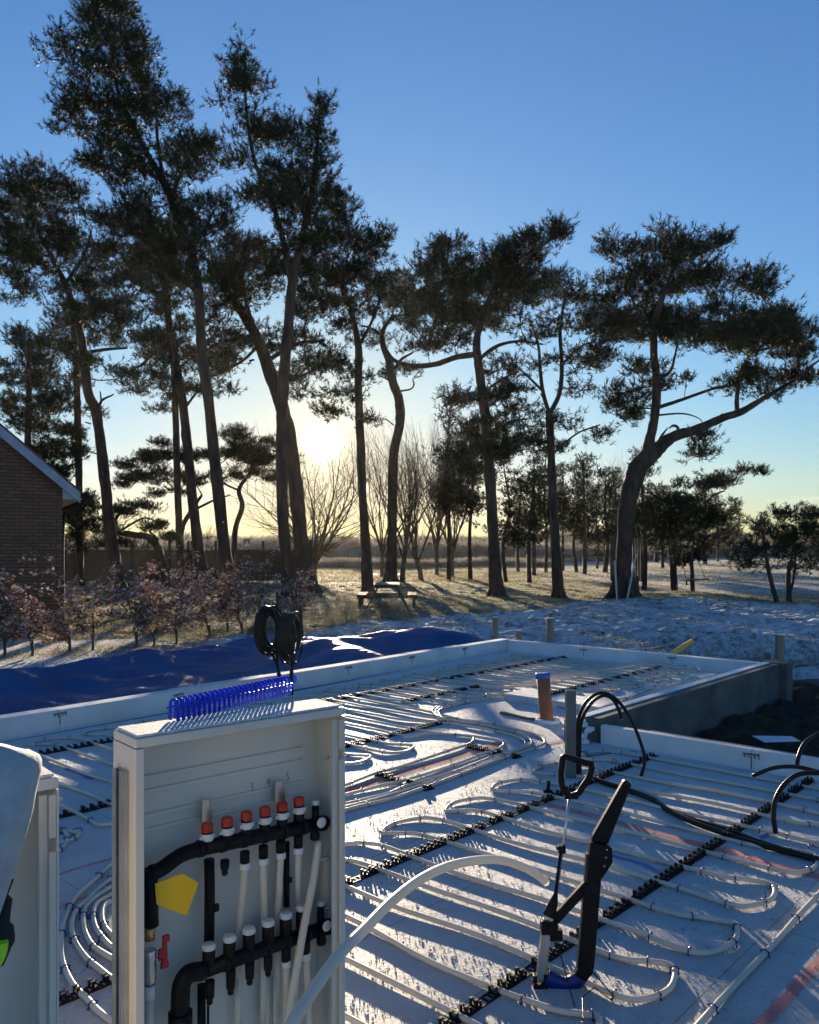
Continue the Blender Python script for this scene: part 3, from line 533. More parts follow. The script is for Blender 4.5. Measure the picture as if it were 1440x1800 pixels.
# leafless trees
def bare_tree(label, px, py, H, spread, seed, n0=9, lean=0.0, mat_='twig', group='leafless trees against the sunset', thick=.12, low=.12):
    r_ = random.Random(seed); d = 2592 / (py - HOR); x = (px - 720) / FPX * d; b = Vector((x, d, gz(x, d) - .05)); e = empty('bare_tree', b, label, 'tree', group)
    E0, E1, R0, R1 = [], [], [], []
    def seg(p, dr, L, r, lev):
        n = 4 if lev < 3 else 3; q = p; dd = dr
        for i in range(n):
            dd = (dd + Vector((r_.gauss(0, .10), r_.gauss(0, .10), r_.gauss(.04, .06)))).normalized(); q2 = q + dd * L / n; ra = r * (1 - .5 * i / n); rb = r * (1 - .5 * (i + 1) / n)
            E0.append(tuple(q)); E1.append(tuple(q2)); R0.append(ra); R1.append(rb); q = q2
            if lev < 4 and (i > 0 or lev > 0):
                for _ in range(1 if r_.random() < .86 else 0):
                    x_, y_ = perp(dd); a = r_.uniform(0, 6.28); o = (dd + (x_ * math.cos(a) + y_ * math.sin(a)) * r_.uniform(.45, .8) * spread + Vector((0, 0, .15))).normalized()
                    seg(q, o, L * r_.uniform(.5, .72), rb * .55, lev + 1)
        if lev < 4: seg(q, dd, L * .6, rb, lev + 1)
    mb = MB(); t = [b, b + Vector((lean * .3, 0, H * low)), b + Vector((lean, 0, H * low * 2))]; mb.tube(catmull(t, 4), list(np.linspace(thick * 1.2, thick, 9)), 8); mb.build('trunk', M['bark_grey'], e)
    for k in range(n0):
        a = k / n0 * 6.28 + r_.uniform(-.3, .3); tilt = r_.uniform(.15, .75) * spread; p = t[1].lerp(t[2], r_.uniform(.1, 1)); seg(p, Vector((math.cos(a) * tilt, math.sin(a) * tilt, 1)).normalized(), H * r_.uniform(.38, .5), thick * r_.uniform(.4, .65), 1)
    V, F = tubes_np(E0, E1, np.maximum(R0, .0045), np.maximum(R1, .004), 3); npmesh('branches', V - np.array(b), F, M[mat_], e); return e
bare_tree('wide fan-shaped leafless tree right under the sun', 552, 1016, 9.5, 1.75, 1, 18, low=.06, thick=.17)
bare_tree('leafless tree spreading between the straight pine and the kinked pine', 672, 1014, 8.6, 1.0, 2, 9)
bare_tree('slender birch with a pale flared foot right of the kinked pine', 707, 1026, 7.6, .75, 3, 7, .2)
bare_tree('leafless birch leaning left of the second round road sign', 741, 1021, 7.4, .7, 4, 7, -.5)
bare_tree('tallest leafless tree in the middle, twigs standing above the sunset', 768, 1010, 9.6, .62, 5, 10)
bare_tree('small leafless tree seen through the gap over the fence', 365, 1004, 4.0, .8, 6, 5, thick=.06)
bare_tree('twiggy leafless tree at the left end of the pine grove', 795, 1014, 8.4, .7, 7, 8)
bare_tree('leafless tree far behind the massive pine', 1075, 998, 9.0, .6, 8, 8)
bare_tree('leafless tree far behind the gap right of the airy pine', 1030, 996, 9.5, .6, 9, 8)
# far wood and frosted scrub: masses nobody could count
def mass(name, label, d0, d1, x0, x1, h, n, seed, m, tw=.5, hn=.5, xy=None):
    r_ = np.random.default_rng(seed); y = r_.uniform(d0, d1, n); x = r_.uniform(x0, x1, n); hh = h * (1 + hn * 2 * fbm(x * .06, y * .03, seed, 4)) * r_.beta(1.6, 1.1, n)
    P = np.stack([x, y, ground_fields(x, y)[0] + np.maximum(hh, 0)], 1); A = np.tile(np.array([[0, 0, 1.]]), (n, 1)) + r_.normal(0, .3, (n, 3)); V, F = needles(P, A, tw, tw * .09, 6, r_)
    o = npmesh(name, V, F, m); tag(o, label, kind='stuff'); return o
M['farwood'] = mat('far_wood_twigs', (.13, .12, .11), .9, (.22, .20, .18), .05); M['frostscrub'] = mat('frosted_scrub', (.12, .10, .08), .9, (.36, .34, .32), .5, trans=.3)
mass('far_wood', 'hazy low wood along the horizon', 230, 300, -190, 260, 3.9, 60000, 41, M['farwood'], 1.7, .35)
mass('scrub', 'frosty reddish scrub beyond the path', 104, 122, -60, 75, 1.7, 42000, 42, M['frostscrub'], .75, .6)
mass('undergrowth', 'low frosted reeds along the path', 78, 84, -14, 14, .5, 7000, 43, M['frostscrub'], .4)
# grass on the ground
def grass():
    r_ = np.random.default_rng(5); n = 150000; y = r_.uniform(0, 1, n) ** 1.5 * 34 + 12.5; x = r_.uniform(-.52, .52, n) * y * 1.06
    z, s, so = ground_fields(x, y); cl = fbm(x * .7, y * .7, 77) + .2; u = (x - O0.x) * U.x + (y - O0.y) * U.y; v = (x - O0.x) * V_.x + (y - O0.y) * V_.y
    k = (r_.uniform(0, 1, n) < np.clip(.75 - s * .70 + cl * .5, .04, 1)) & (so < .1) & ~((u < 8.2) & (v > -9.4)) ; x, y, z = x[k], y[k], z[k]
    P = np.stack([x, y, z], 1); A = np.tile(np.array([[0, 0, 1.]]), (len(P), 1)) + r_.normal(0, .25, (len(P), 3)); V, F = needles(P, A, .065, .011, 4, r_)
    n = 70000; y2 = r_.uniform(44, 88, n); x2 = r_.uniform(-.52, .52, n) * y2; z2, s2_, so = ground_fields(x2, y2); k = r_.uniform(0, 1, n) < 1 - .85 * s2_; P = np.stack([x2[k], y2[k], z2[k]], 1)
    A = np.tile(np.array([[0, 0, 1.]]), (len(P), 1)) + r_.normal(0, .25, (len(P), 3)); V2, F2 = needles(P, A, .12, .02, 4, r_); F = np.vstack([F, F2 + len(V)]); V = np.vstack([V, V2])
    tag(npmesh('grass', V, F, M['grassm']), 'frosted tan winter grass under the pines', 'grass', kind='stuff')
grass()
def tuft(label, px, py, h, n, seed):
    r_ = np.random.default_rng(seed); p = G(px, py, -.18); P = np.array(p) + np.stack([r_.normal(0, h * .35, n), r_.normal(0, h * .35, n), np.zeros(n)], 1); A = np.tile(np.array([[0, 0, 1.1]]), (n, 1)) + r_.normal(0, .25, (n, 3))
    V, F = needles(P, A, h, .012, 5, r_); o = npmesh('grass_tuft', V - np.array(p), F, M['grassm'], loc=p); tag(o, label, 'grass tuft', 'tall frosted grass tufts')
tuft('tall frosted grass tuft just left of the picnic table', 615, 1090, .45, 60, 1); tuft('frosted grass tuft growing up against the picnic table', 690, 1074, .5, 70, 2)
tuft('low grass tuft behind the left blue tarpaulin peak', 590, 1102, .3, 40, 3); tuft('grass tuft in front of the right bench of the picnic table', 708, 1078, .38, 40, 4)
# ---------------------------------------------------------------- brick house
def house():
    y0 = 18.0; x1 = (110 - 720) / FPX * y0; gzv = -.3; ez = CAMZ - (853 - HOR) / FPX * y0; hw = 4.2; sl = .86; xr = x1 - hw; rz = ez + hw * sl; L = 11
    e = empty('brick_house', (x1, y0, gzv), 'yellow-brown brick house gable with a pale blue-grey barge board', 'house')
    mb = MB(); mb.poly([(x1, y0, gzv), (x1, y0, ez), (xr, y0, rz), (xr - hw, y0, ez), (xr - hw, y0, gzv)], L, (0, 1, 0)); mb.build('wall', M['brick'], e)
    rf = MB(); o = .34; e.rotation_euler.z = math.radians(29)
    for s in (1, -1):
        a = Vector((xr + s * (hw + o), 0, ez - o * sl + .10)); b = Vector((xr, 0, rz + .10)); n = Vector((s * sl, 0, 1)).normalized()
        rf.poly([a + Vector((0, y0 - .18, 0)), b + Vector((0, y0 - .18, 0)), b + Vector((0, y0 + L, 0)), a + Vector((0, y0 + L, 0))][:: s], .07, n)
    rf.build('roof', M['tile'], e)
    bb = MB()
    for s in (1, -1):
        a = Vector((xr + s * (hw + o), y0 - .21, ez - o * sl)); b = Vector((xr, y0 - .21, rz)); bb.poly([a + Vector((0, 0, -.10)), b + Vector((0, 0, -.10)), b + Vector((0, 0, .13)), a + Vector((0, 0, .13))], .03, (0, 1, 0))
    bb.build('barge_board', M['board'], e)
    sf = MB(); sf.box((x1 + .2, y0 + L / 2, ez - .30), (.36, L + .3, .03)); sf.box((x1 + .14, y0 - .1, ez - .2), (.30, .06, .22)); sf.build('soffit', M['board'], e)
    gt = MB(); gt.tube([(x1 + .47, y0 - .18, ez - .33), (x1 + .47, y0 + L, ez - .33)], .06, 8); gt.tube(catmull([(x1 + .45, y0 + .5, ez - .36), (x1 + .2, y0 + .5, ez - .55), (x1 + .06, y0 + .5, ez - .9), (x1 + .06, y0 + .5, gzv)], 5), .04, 8); gt.build('gutter', M['wood_dark'], e)
house()
# ---------------------------------------------------------------- board fence
def fence():
    a, b = D(60, 1000, 44), D(546, 1000, 46.5); a.z = b.z = -.2; e = empty('board_fence', b, 'long dark board fence behind the left pines', 'fence'); L = (b - a).length; t = (b - a) / L
    pl = MB(); n = int(L / .14)
    for i in range(n): p = a + t * (i + .5) * L / n; pl.box((p.x, p.y, .66 + .006 * (i % 3)), (.1385, .022, 1.72), (t, Vector((-t.y, t.x, 0)), Vector((0, 0, 1))))
    pl.build('boards', M['wood_dark'], e)
    cp = MB(); cp.beam(a + Vector((0, 0, 1.75)), b + Vector((0, 0, 1.75)), .09, .03); cp.build('capping', M['wood_dark'], e)
    for px in (226, 255, 292, 325, 331, 374, 459, 500, 546):
        f = (px - 60) / 486; p = a.lerp(b, f); m = MB(); m.box((p.x, p.y - .06, .9), (.12, .10, 2.3 if px != 546 else 2.5)); m.build('post', M['wood_dark'], e)
fence()
# ---------------------------------------------------------------- picnic table
def picnic():
    c = G(681, 1070, -.2); x = c.x; y = 24.8; z0 = -.2; e = empty('picnic_table', (x, y, z0), 'wooden picnic table with snow on its top and benches', 'picnic table')
    def bx(cx, cy, cz, sx, sy, sz): m = MB(); m.box((x + cx, y + cy, z0 + cz), (sx, sy, sz)); return m
    m = MB()
    for k in range(5): m.box((x - .30 + k * .15, y, z0 + .73), (.14, 1.75, .04))
    m.build('table_top', M['wood'], e)
    s = MB(); s.box((x, y + .02, z0 + .757), (.66, 1.62, .014)); s.build('snow_cover', mat('thin_frost_on_wood', (.16, .15, .14), .9, (.34, .34, .34), 7), e, bevel=.01)
    for sx in (-1, 1):
        b = MB(); b.box((x + sx * .68, y, z0 + .44), (.13, 1.75, .04)); b.box((x + sx * .82, y, z0 + .44), (.13, 1.75, .04)); o = b.build('seat', M['wood'], e)
        w = MB(); w.box((x + sx * .75, y, z0 + .467), (.26, 1.72, .012)); w.build('seat_snow', M['snow'], o)
    for sy in (-.6, .6):
        l = MB(); l.beam((x - .25, y + sy, z0 + .71), (x - .62, y + sy, z0), .04, .11, Vector((0, 1, 0))); l.build('leg', M['wood'], e)
        l = MB(); l.beam((x + .25, y + sy, z0 + .71), (x + .62, y + sy, z0), .04, .11, Vector((0, 1, 0))); l.build('leg', M['wood'], e)
        l = MB(); l.box((x, y + sy + .045, z0 + .385), (1.78, .04, .10)); l.box((x, y + sy + .045, z0 + .68), (.74, .04, .08)); l.build('crossbeam', M['wood'], e)
        l = MB(); l.box((x - .8, y + sy, z0 + .19), (.09, .06, .38)); l.build('bench_leg', M['wood'], e)
        l = MB(); l.box((x + .8, y + sy, z0 + .19), (.09, .06, .38)); l.build('bench_leg', M['wood'], e)
picnic()
# ---------------------------------------------------------------- road signs
def signs():
    p = D(434, 955, 75); e = empty('road_sign', (p.x, p.y, -.1), 'square blue pedestrian crossing sign above the board fence', 'road sign')
    m = MB(); m.cyl((p.x, p.y, -.1), (p.x, p.y, 2.2), .035, n=8); m.build('post', M['zinc'], e)
    f = MB(); f.box((p.x, p.y - .05, p.z), (.62, .03, .80)); f.build('panel', M['signgrey'], e)
    w = MB(); w.poly([(p.x - .24, p.y - .07, p.z - .28), (p.x + .24, p.y - .07, p.z - .28), (p.x, p.y - .07, p.z + .22)], .004, (0, -1, 0)); w.build('white_triangle', M['white'], e)
    k = MB(); q = Vector((p.x, p.y - .08, p.z))
    k.lathe(q + Vector((0, .004, .06)), (0, -1, 0), [(0, .04), (.006, .04)], 10)
    for a, b in (((0, 0, .02), (0, 0, -.1)), ((0, 0, -.1), (-.08, 0, -.24)), ((0, 0, -.1), (.08, 0, -.24)), ((0, 0, 0), (-.08, 0, -.07)), ((0, 0, 0), (.07, 0, -.07))): k.beam(q + Vector(a), q + Vector(b), .035, .008, Vector((0, 1, 0)))
    k.build('walking_figure', M['ink'], e)
    for px, lab in ((622, 'framed road sign topped by a round disc, half hidden left of the straight pine'), (755, 'framed road sign topped by a round disc, right of the kinked pine')):
        p = D(px, 972, 80); e = empty('road_sign', (p.x, p.y, -.1), lab, 'road sign', 'framed signs with round discs by the path'); b = MB()
        for s in (-1, 1): b.cyl((p.x + s * .52, p.y, -.15), (p.x + s * .52, p.y, 1.65), .035, n=8)
        b.build('posts', M['signgrey'], e); f = MB(); f.box((p.x, p.y - .05, 1.22), (1.10, .03, .82)); f.build('frame', M['signgrey'], e)
        f = MB(); f.box((p.x, p.y - .07, 1.22), (.98, .02, .70)); pn = f.build('panel', mat('sign_panel', (.16, .17, .16), .6, (.24, .24, .22), 3), e)
        f = MB()
        for k in range(7): f.box((p.x - .38 + k * .12, p.y - .09, 1.0 + .03 * (k % 3)), (.08, .012, .12 + .05 * (k % 2)))
        if px > 700: f.beam((p.x - .3, p.y - .09, 1.15), (p.x + .3, p.y - .09, 1.42), .03, .012, Vector((0, 1, 0)))
        f.build('town_silhouette', M['ink'], pn)
        f = MB(); f.lathe((p.x, p.y, 2.02), (0, -1, 0), [(0, .27), (.03, .27)], 24); f.build('disc', M['signor'], e)
signs()
# ---------------------------------------------------------------- treehouse panels, leaning poles, swing
def treebits():
    y = 31.0
    for x0, x1, z0, z1, lab in ((1073, 1086, 945, 1021, 'vertical grey board panel showing left of the massive trunk'), (1112, 1130, 945, 1023, 'vertical grey board panel on stub legs right of the massive trunk')):
        a, b = D(x0, z0, y), D(x1, z1, y); e = empty('treehouse_wall', ((a.x + b.x) / 2, y, -.1), lab, 'board panel', 'board panels by the massive pine'); m = MB(); n = max(3, int((b.x - a.x) / .09)); h = a.z - b.z
        for i in range(n): xx = a.x + (i + .5) * (b.x - a.x) / n; m.box((xx, y + .004 * (i % 2), (a.z + b.z) / 2 + .01 * (i % 3)), ((b.x - a.x) / n - .008, .025, h))
        m.build('boards', M['wood'], e); l = MB(); l.box(((a.x + b.x) / 2, y + .06, (b.z - .15) / 2), (.11, .09, b.z + .6)); l.build('leg', M['wood_dark'], e)
    for a, b, lab in (((1081, 985), (1085, 1052), 'pale pole leaning on the left side of the massive trunk'), ((1119, 973), (1102, 1054), 'pale pole slanting against the right side of the massive trunk')):
        m = MB(); p, q = D(*a, 27.7), D(*b, 27.9); q.z = gz(q.x, q.y); m.beam(p, q, .05, .05); o = m.build('leaning_pole', mat('pale_pole', (.42, .45, .42), .7, (.52, .54, .5), 5), origin=q); tag(o, lab, 'pole', 'pale poles against the massive trunk')
    p = D(1224, 1019, 29.0); e = empty('swing', p, 'plank swing hanging on two ropes in front of the small pine', 'swing')
    m = MB(); m.beam(p + Vector((-.42, 0, -.02)), p + Vector((.42, 0, .03)), .20, .045); m.build('seat', M['wood'], e)
    for s, t in ((-.36, 975), (.34, 990)):
        m = MB(); q = p + Vector((s, 0, .02)); m.tube([q, Vector((q.x - .05 * s, q.y + .6, D(1224, t, 29).z))], .012, 5); m.build('rope', M['twig'], e)
    m = MB(); m.cyl(p + Vector((-.34, 0, -.2)), p + Vector((-.34, 0, 0)), .03, n=6); m.build('knot_end', M['wood_dark'], e)
treebits()
# ---------------------------------------------------------------- stakes, yellow pipe
def stake(label, px, ytop, ybase, w, zb=-.2, m='stake', cap=True):
    p = G(px, ybase, zb); h = (ybase - ytop) / FPX * p.y; e = empty('stake', p, label, 'stake', 'wooden stakes around the foundation'); b = MB(); ww = w / FPX * p.y; b.box(p + Vector((0, 0, h / 2 - .1)), (ww, ww, h + .2)); b.build('post', M[m], e, bevel=.004)
    if cap: s = MB(); s.box(p + Vector((0, 0, h + .008)), (ww * .96, ww * .96, .018)); s.build('snow_cap', M['snow'], e)
stake('leftmost wooden stake beside the tip of the blue tarpaulin', 871, 1085, 1128, 9); stake('short stub of a wooden stake between two taller ones', 912, 1109, 1131, 10)
stake('double-height wooden stake above the far foam corner', 967, 1087, 1134, 12); stake('thin wooden stake just behind the double-height one', 968, 1077, 1126, 8)
stake('wooden stake beyond the end of the concrete wall', 1371, 1116, 1163, 12)
stake('short twin-bar stake standing on the far foam wall end', 1349, 1148, 1182, 9, m='conc', cap=False)
m = MB(); a = G(1180, 1152, -.15); a.y = 12.6; a.x = (1180 - 720) / FPX * 12.6; b = Vector(((1216 - 720) / FPX * 13.2, 13.2, CAMZ - (1128 - HOR) / FPX * 13.2)); a.z = CAMZ - (1151 - HOR) / FPX * 12.6
m.tube([a - (b - a) * .3, a, b], .045, 12); tag(m.build('yellow_pipe', M['yellowpipe'], origin=a), 'yellow plastic pipe end poking out of the snowy ground', 'pipe')
# ---------------------------------------------------------------- slab, platform, upstands, concrete wall
def uvbox(name, u0, u1, v0, v1, z0, z1, m, label=None, cat=None, kind=None, bevel=.006, group=None, parent=None):
    b = MB(); b.poly([UV(u0, v0, z0), UV(u1, v0, z0), UV(u1, v1, z0), UV(u0, v1, z0)], z1 - z0, (0, 0, 1)); o = b.build(name, m, parent, bevel=bevel); tag(o, label, cat, group, kind); return o
def slab():
    n = 140; 
    pts = [UV(-6, -4.0), UV(2.9, -4.30), UV(7.4, -4.66), UV(7.4, -.62), UV(2.9, -.62), UV(2.9, 8), UV(-6, 8)]
    b = MB(); b.poly([p + Vector((0, 0, -.45)) for p in pts], .45, (0, 0, 1)); tag(b.build('slab', M['slab']), kind='structure')
slab()
pf = uvbox('insulation_platform', 3.95, 6.83, -2.25, -1.12, -.01, .07, M['slab'], 'raised white insulation sheet under the farthest pipes, beside the concrete wall', 'insulation sheet')
def upstand(name, label, a, b, w, h, m, z0=-.3, nseg=5):
    e = empty(name, a, label, 'foam upstand', 'white foam upstands round the slab'); a, b = Vector(a), Vector(b); t = (b - a); L = t.length; t /= L; n = Vector((-t.y, t.x, 0)); k = max(1, int(L / 1.2))
    for i in range(k):
        p, q = a + t * (L * i / k + .002), a + t * (L * (i + 1) / k - .002); mb = MB(); mb.poly([Vector((*(p).xy, z0)), Vector((*(q).xy, z0)), Vector((*(q + n * w).xy, z0)), Vector((*(p + n * w).xy, z0))], h - z0 + .003 * math.sin(i * 2.3), (0, 0, 1)); mb.build('foam_block', m, e, bevel=.004)
    for i in range(1, k):
        p = a + t * (L * i / k) - n * .006; mb = MB(); mb.tube([Vector((*(p - t * .06).xy, h - .035)), Vector((*(p + t * .06).xy, h - .03))], .006, 5)
        for s in (-.05, -.02, .02, .05): mb.tube([Vector((*(p + t * s).xy, h - .03)), Vector((*(p + t * (s + .008)).xy, h - .06))], .004, 4)
        mb.tube([Vector((*p.xy, h - .05)), Vector((*(p + t * .004).xy, h - .13))], .0025, 4); mb.build('plastic_tie', M['conc'], e)
    return e
upstand('foam_upstand', 'long white foam upstand between the slab and the blue tarpaulin', UV(-6, -4.0), UV(7.5, -4.68), .16, .18, M['foamwall'])
upstand('foam_upstand', 'white foam upstand along the far edge of the slab', UV(7.4, -4.66), UV(7.4, -.60), .14, .17, M['foamwall'])
upstand('foam_upstand', 'white foam upstand bordering the dark soil pit', UV(2.9, -.52), UV(2.9, 8), .07, .15, M['foamwall'])
upstand_in = uvbox('foam_sheet', 3.0, 7.38, -.86, -.76, -.3, .12, M['foamwall'], 'thin white foam sheet lining the concrete wall', 'foam sheet')
def concrete():
    e = empty('concrete_wall', UV(3, -.6), 'grey concrete retaining wall with a squared end pillar by the pit', 'concrete wall')
    b = MB(); b.poly([UV(2.72, -.755, -.6), UV(7.35, -.755, -.6), UV(7.35, -.55, -.6), UV(2.98, -.55, -.6)], .79, (0, 0, 1)); b.build('wall', M['conc'], e, bevel=.006)
    b = MB(); b.poly([UV(7.35, -.78, -.6), UV(7.56, -.78, -.6), UV(7.56, -.46, -.6), UV(7.35, -.46, -.6)], .80, (0, 0, 1)); b.build('end_pillar', M['conc'], e, bevel=.01)
    b = MB(); b.poly([UV(2.98, -.543, -.6), UV(8.0, -.543, -.6), UV(8.0, -.54, -.6)], .001, (0, 0, 1))
    b = MB(); b.poly([UV(2.975, -.49, -.6), UV(2.975, 8, -.6), UV(3.12, 8, -.6), UV(3.12, -.49, -.6)][::-1], .725, (0, 0, 1)); b.build('kerb', M['conc'], e, bevel=.006)
    s = MB(); s.poly([UV(2.74, -.74, .1905), UV(7.33, -.74, .1905), UV(7.33, -.66, .1905), UV(2.9, -.66, .1905)], .008, (0, 0, 1)); s.build('frost_cap', M['snow'], e)
    # torn foam corner
    r_ = random.Random(3); t = MB()
    for k in range(7): p = UV(2.80 + r_.uniform(-.02, .05), -.60 + r_.uniform(-.04, .04), .02 + k * .026); t.box(p, (r_.uniform(.03, .07), r_.uniform(.03, .06), .03), (U, V_, Vector((0, 0, 1))))
    t.build('torn_corner', M['foam'], e)
concrete()
# ---------------------------------------------------------------- tarp
def tarp():
    nu, nv = 190, 90; u, v = np.meshgrid(np.linspace(-5.5, 8.0, nu), np.linspace(0, 1, nv), indexing='ij'); edge = -4.22 - .0505 * (u + .45)
    wdt = 4.6 + fbm(u * .6, u * 0, 3) * .6 - sm(5.6, 8.0, u) * 2.6; vv = edge - v * wdt
    x = O0.x + U.x * u + V_.x * vv; y = O0.y + U.y * u + V_.y * vv
    z = -.16 + .10 * (1 - v) ** 3 * (1 - sm(4.5, 6, u)) + .16 * sm(.75, 1, v) - .10 * np.sin(np.pi * v) * (1 - sm(4.2, 5.5, u))
    z = z + (.32) * np.exp(-((u - 5.6) / 1.1) ** 2 - ((v - .50) / .33) ** 2) + (.46) * np.exp(-((u - 7.1) / .8) ** 2 - ((v - .38) / .35) ** 2)
    fold = np.abs(np.sin(u * 1.3 + v * 3.1 + fbm(u, v * 3, 8) * 2.4)) ** .6; z = z + (fold - .6) * .045 + fbm(u * 1.2, v * 3, 21, 3) * .05 - np.abs(fbm(u * .75 + v, v * 3.2, 22, 2)) * .20 + np.abs(fbm(u * 1.5 + v * 4, v * 3 - u * .7, 24, 2)) * .07
    z = np.where(v < .02, -.02, z)
    V = np.stack([x.ravel(), y.ravel(), z.ravel()], 1); i, j = np.meshgrid(np.arange(nu - 1), np.arange(nv - 1), indexing='ij'); F = np.stack([i * nv + j, i * nv + j + 1, (i + 1) * nv + j + 1, (i + 1) * nv + j], -1).reshape(-1, 4)
    o = npmesh('tarpaulin', V, F, M['tarp'], smooth=True); s = o.modifiers.new('thick', 'SOLIDIFY'); s.thickness = .004; tag(o, 'creased blue tarpaulin over trench and heap beside the slab', 'tarpaulin')
    # snow drifted along the upstand
    k = 60; uu = np.linspace(3.6, 7.2, k); P = []; 
    for a in range(k):
        w = .34 * (1 + 1.2 * vnoise(np.array([uu[a] * 3]), np.array([.3]), 5)[0]) * math.sin(math.pi * a / (k - 1)) ** .5
        for q, zz in ((0, .05), (.35, .11), (.7, .07), (1, -.03)): P.append(UV(uu[a], -4.40 - .0505 * (uu[a] + .45) - w * q, zz + .012 * math.sin(a * 1.7)))
    F = [(a * 4 + q, a * 4 + q + 1, a * 4 + q + 5, a * 4 + q + 4) for a in range(k - 1) for q in range(3)]
    tag(npmesh('snow_drift', [tuple(p) for p in P], F, M['snow'], smooth=True), 'strip of snow lying on the tarpaulin along the upstand', kind='stuff')
tarp()
# ---------------------------------------------------------------- beech hedge
def shrub(label, px, py, h, seed, wid=.7):
    r_ = random.Random(seed); nr = np.random.default_rng(seed); p = G(px, py, -.15); p.z = gz(p.x, p.y) - .02; e = empty('beech_shrub', p, label, 'shrub', 'young beech hedge with copper leaves'); E0, E1, R0, R1, tips = [], [], [], [], []
    def seg(q, dr, L, r, lev):
        n = 4
        for i in range(n):
            dr = (dr + Vector((r_.gauss(0, .14), r_.gauss(0, .14), r_.gauss(.02, .08)))).normalized(); q2 = q + dr * L / n; E0.append(tuple(q)); E1.append(tuple(q2)); R0.append(r * (1 - .6 * i / n)); R1.append(r * (1 - .6 * (i + 1) / n)); q = q2
            if lev > 0: tips.append(tuple(q))
            if lev < 2:
                for _ in range(2 if lev else 3):
                    x_, y_ = perp(dr); a = r_.uniform(0, 6.28); o = (dr * .55 + (x_ * math.cos(a) + y_ * math.sin(a)) * 1.0).normalized(); seg(q, o, L * r_.uniform(.35, .55) * (wid / .55 if lev == 0 else 1), r * .5, lev + 1)
    seg(p + Vector((0, 0, .10)), Vector((0, 0, 1)), h - .15, .016, 0); seg(p + Vector((0, 0, .14)), Vector((r_.uniform(-.5, .5), 0, 1)).normalized(), h * .6, .012, 0)
    m = MB(); m.tube([p, p + Vector((.01, 0, .15)), p + Vector((0, 0, .3))], [.028, .022, .017], 6); m.build('stem', M['bark_grey'], e)
    V, F = tubes_np(E0, E1, R0, R1, 3); npmesh('branches', V - np.array(p), F, M['twig'], e)
    T = np.array(tips); T = T[nr.uniform(size=len(T)) < .20]
    for nm, mt, k, dz in (('leaves', 'leaf', 4, 0.0), ('frosted_leaves', 'leaf_frost', 3, .012)):
        c = np.repeat(T, k, 0) + nr.normal(0, .035, (len(T) * k, 3)); c[:, 2] += dz; a = nr.normal(0, 1, c.shape) * np.array([1, 1, .5]); a /= np.linalg.norm(a, axis=1, keepdims=True); b = np.cross(a, nr.normal(0, .5, c.shape) + np.array([0, 0, 1.2])); b /= np.linalg.norm(b, axis=1, keepdims=True)
        s = nr.uniform(.024, .046, (len(c), 1)); Q = np.stack([c - a * s, c + b * s * .62 - a * s * .1, c + a * s, c - b * s * .62 - a * s * .1], 1).reshape(-1, 3); npmesh(nm, Q - np.array(p), np.arange(len(Q)).reshape(-1, 4), M[mt], e)
SH = [(8,1150,1.25,'leftmost beech shrub cut by the photo edge'),(57,1148,1.62,'tallest beech shrub, reaching up the brick wall'),(122,1141,1.05,'beech shrub just right of the brick house corner'),(163,1138,1.35,'dense beech shrub with a leafy foot'),(240,1132,1.4,'beech shrub under the snake-like limb'),(271,1130,1.2,'beech shrub with a bare lower stem'),(310,1127,1.5,'tall beech shrub in front of the two close trunks'),(368,1117,1.35,'beech shrub directly left of the tallest pine foot'),(425,1115,1.6,'wide beech shrub before the black hose coils'),(400,1110,1.3,'beech shrub in front of the tallest pine foot'),(530,1090,1.15,'last beech shrub of the row, right of the hose coils'),(455,1108,1.25,'beech shrub partly hidden by the hose coil')]
for i, (px, py, h, lab) in enumerate(SH): shrub(lab, px, py, h * .84, 500 + i)
# ---------------------------------------------------------------- rails, pipes, clips
def zf(u, v): 
    if u > 3.93 and -2.3 < v < -1.1: return .07 * float(sm(-2.35, -2.2, v) * (sm(3.90, 3.97, u)))
    return 0.0
def rail(label, v, u0, u1, skip=(), path=None, seed=1):
    r_ = random.Random(seed); a = path[0] if path else UV(u0, v, zf(u0 + .1, v)); b = path[1] if path else UV(u1, v, zf(u1 - .1, v)); e = empty('clip_rail', a, label, 'clip rail', 'black pipe clip rails on the slab'); t = (b - a); L = t.length; t /= L; n = Vector((-t.y, t.x, 0)); z = Vector((0, 0, 1)); mb = MB(); k = int(L / .055); bb = MB()
    for s in (-1, 1): bb.beam(a + n * s * .019 + z * .004, b + n * s * .019 + z * .004, .007, .006)
    for i in range(int(L / .0275)): p = a + t * (i + .5) * .0275; bb.box(p + z * .0045, (.006, .04, .005), (t, n, z))
    bb.build('rail_base', M['black_rail'], e)
    for i in range(k):
        p = a + t * (i + .5) * L / k; ph = ((i * L / k) % .269)
        if .235 < ph:
            if mb.v: mb.build('clip_teeth', M['black_rail'], e); mb = MB()
            continue
        w = r_.uniform(.9, 1.1)
        for s in (-1, 1):
            mb.box(p + n * s * .014 + z * .018, (.010, .006, .030 * w), (t, n, z)); mb.box(p + n * s * .014 + t * .020 + z * .014, (.007, .007, .022 * w), (t, n, z)); mb.box(p + n * s * .011 + z * .034, (.016, .010, .005), (t, n, z))
        mb.box(p + t * .010 + z * .009, (.022, .034, .010), (t, n, z))
    if mb.v: mb.build('clip_teeth', M['black_rail'], e)
    return e
rail('near black clip rail running under the tacker foot to the right', 1.10, -1.9, 3.0, seed=1); rail('black clip rail passing under the D-handle of the tacker', 0.0, -2.3, 2.84, seed=2)
rail('black clip rail from between the cabinets to the middle of the slab', -1.97, -2.2, 2.66, seed=3); rail('long black clip rail nearest the foam upstand by the tarpaulin', -3.55, -.5, 7.35, seed=4)
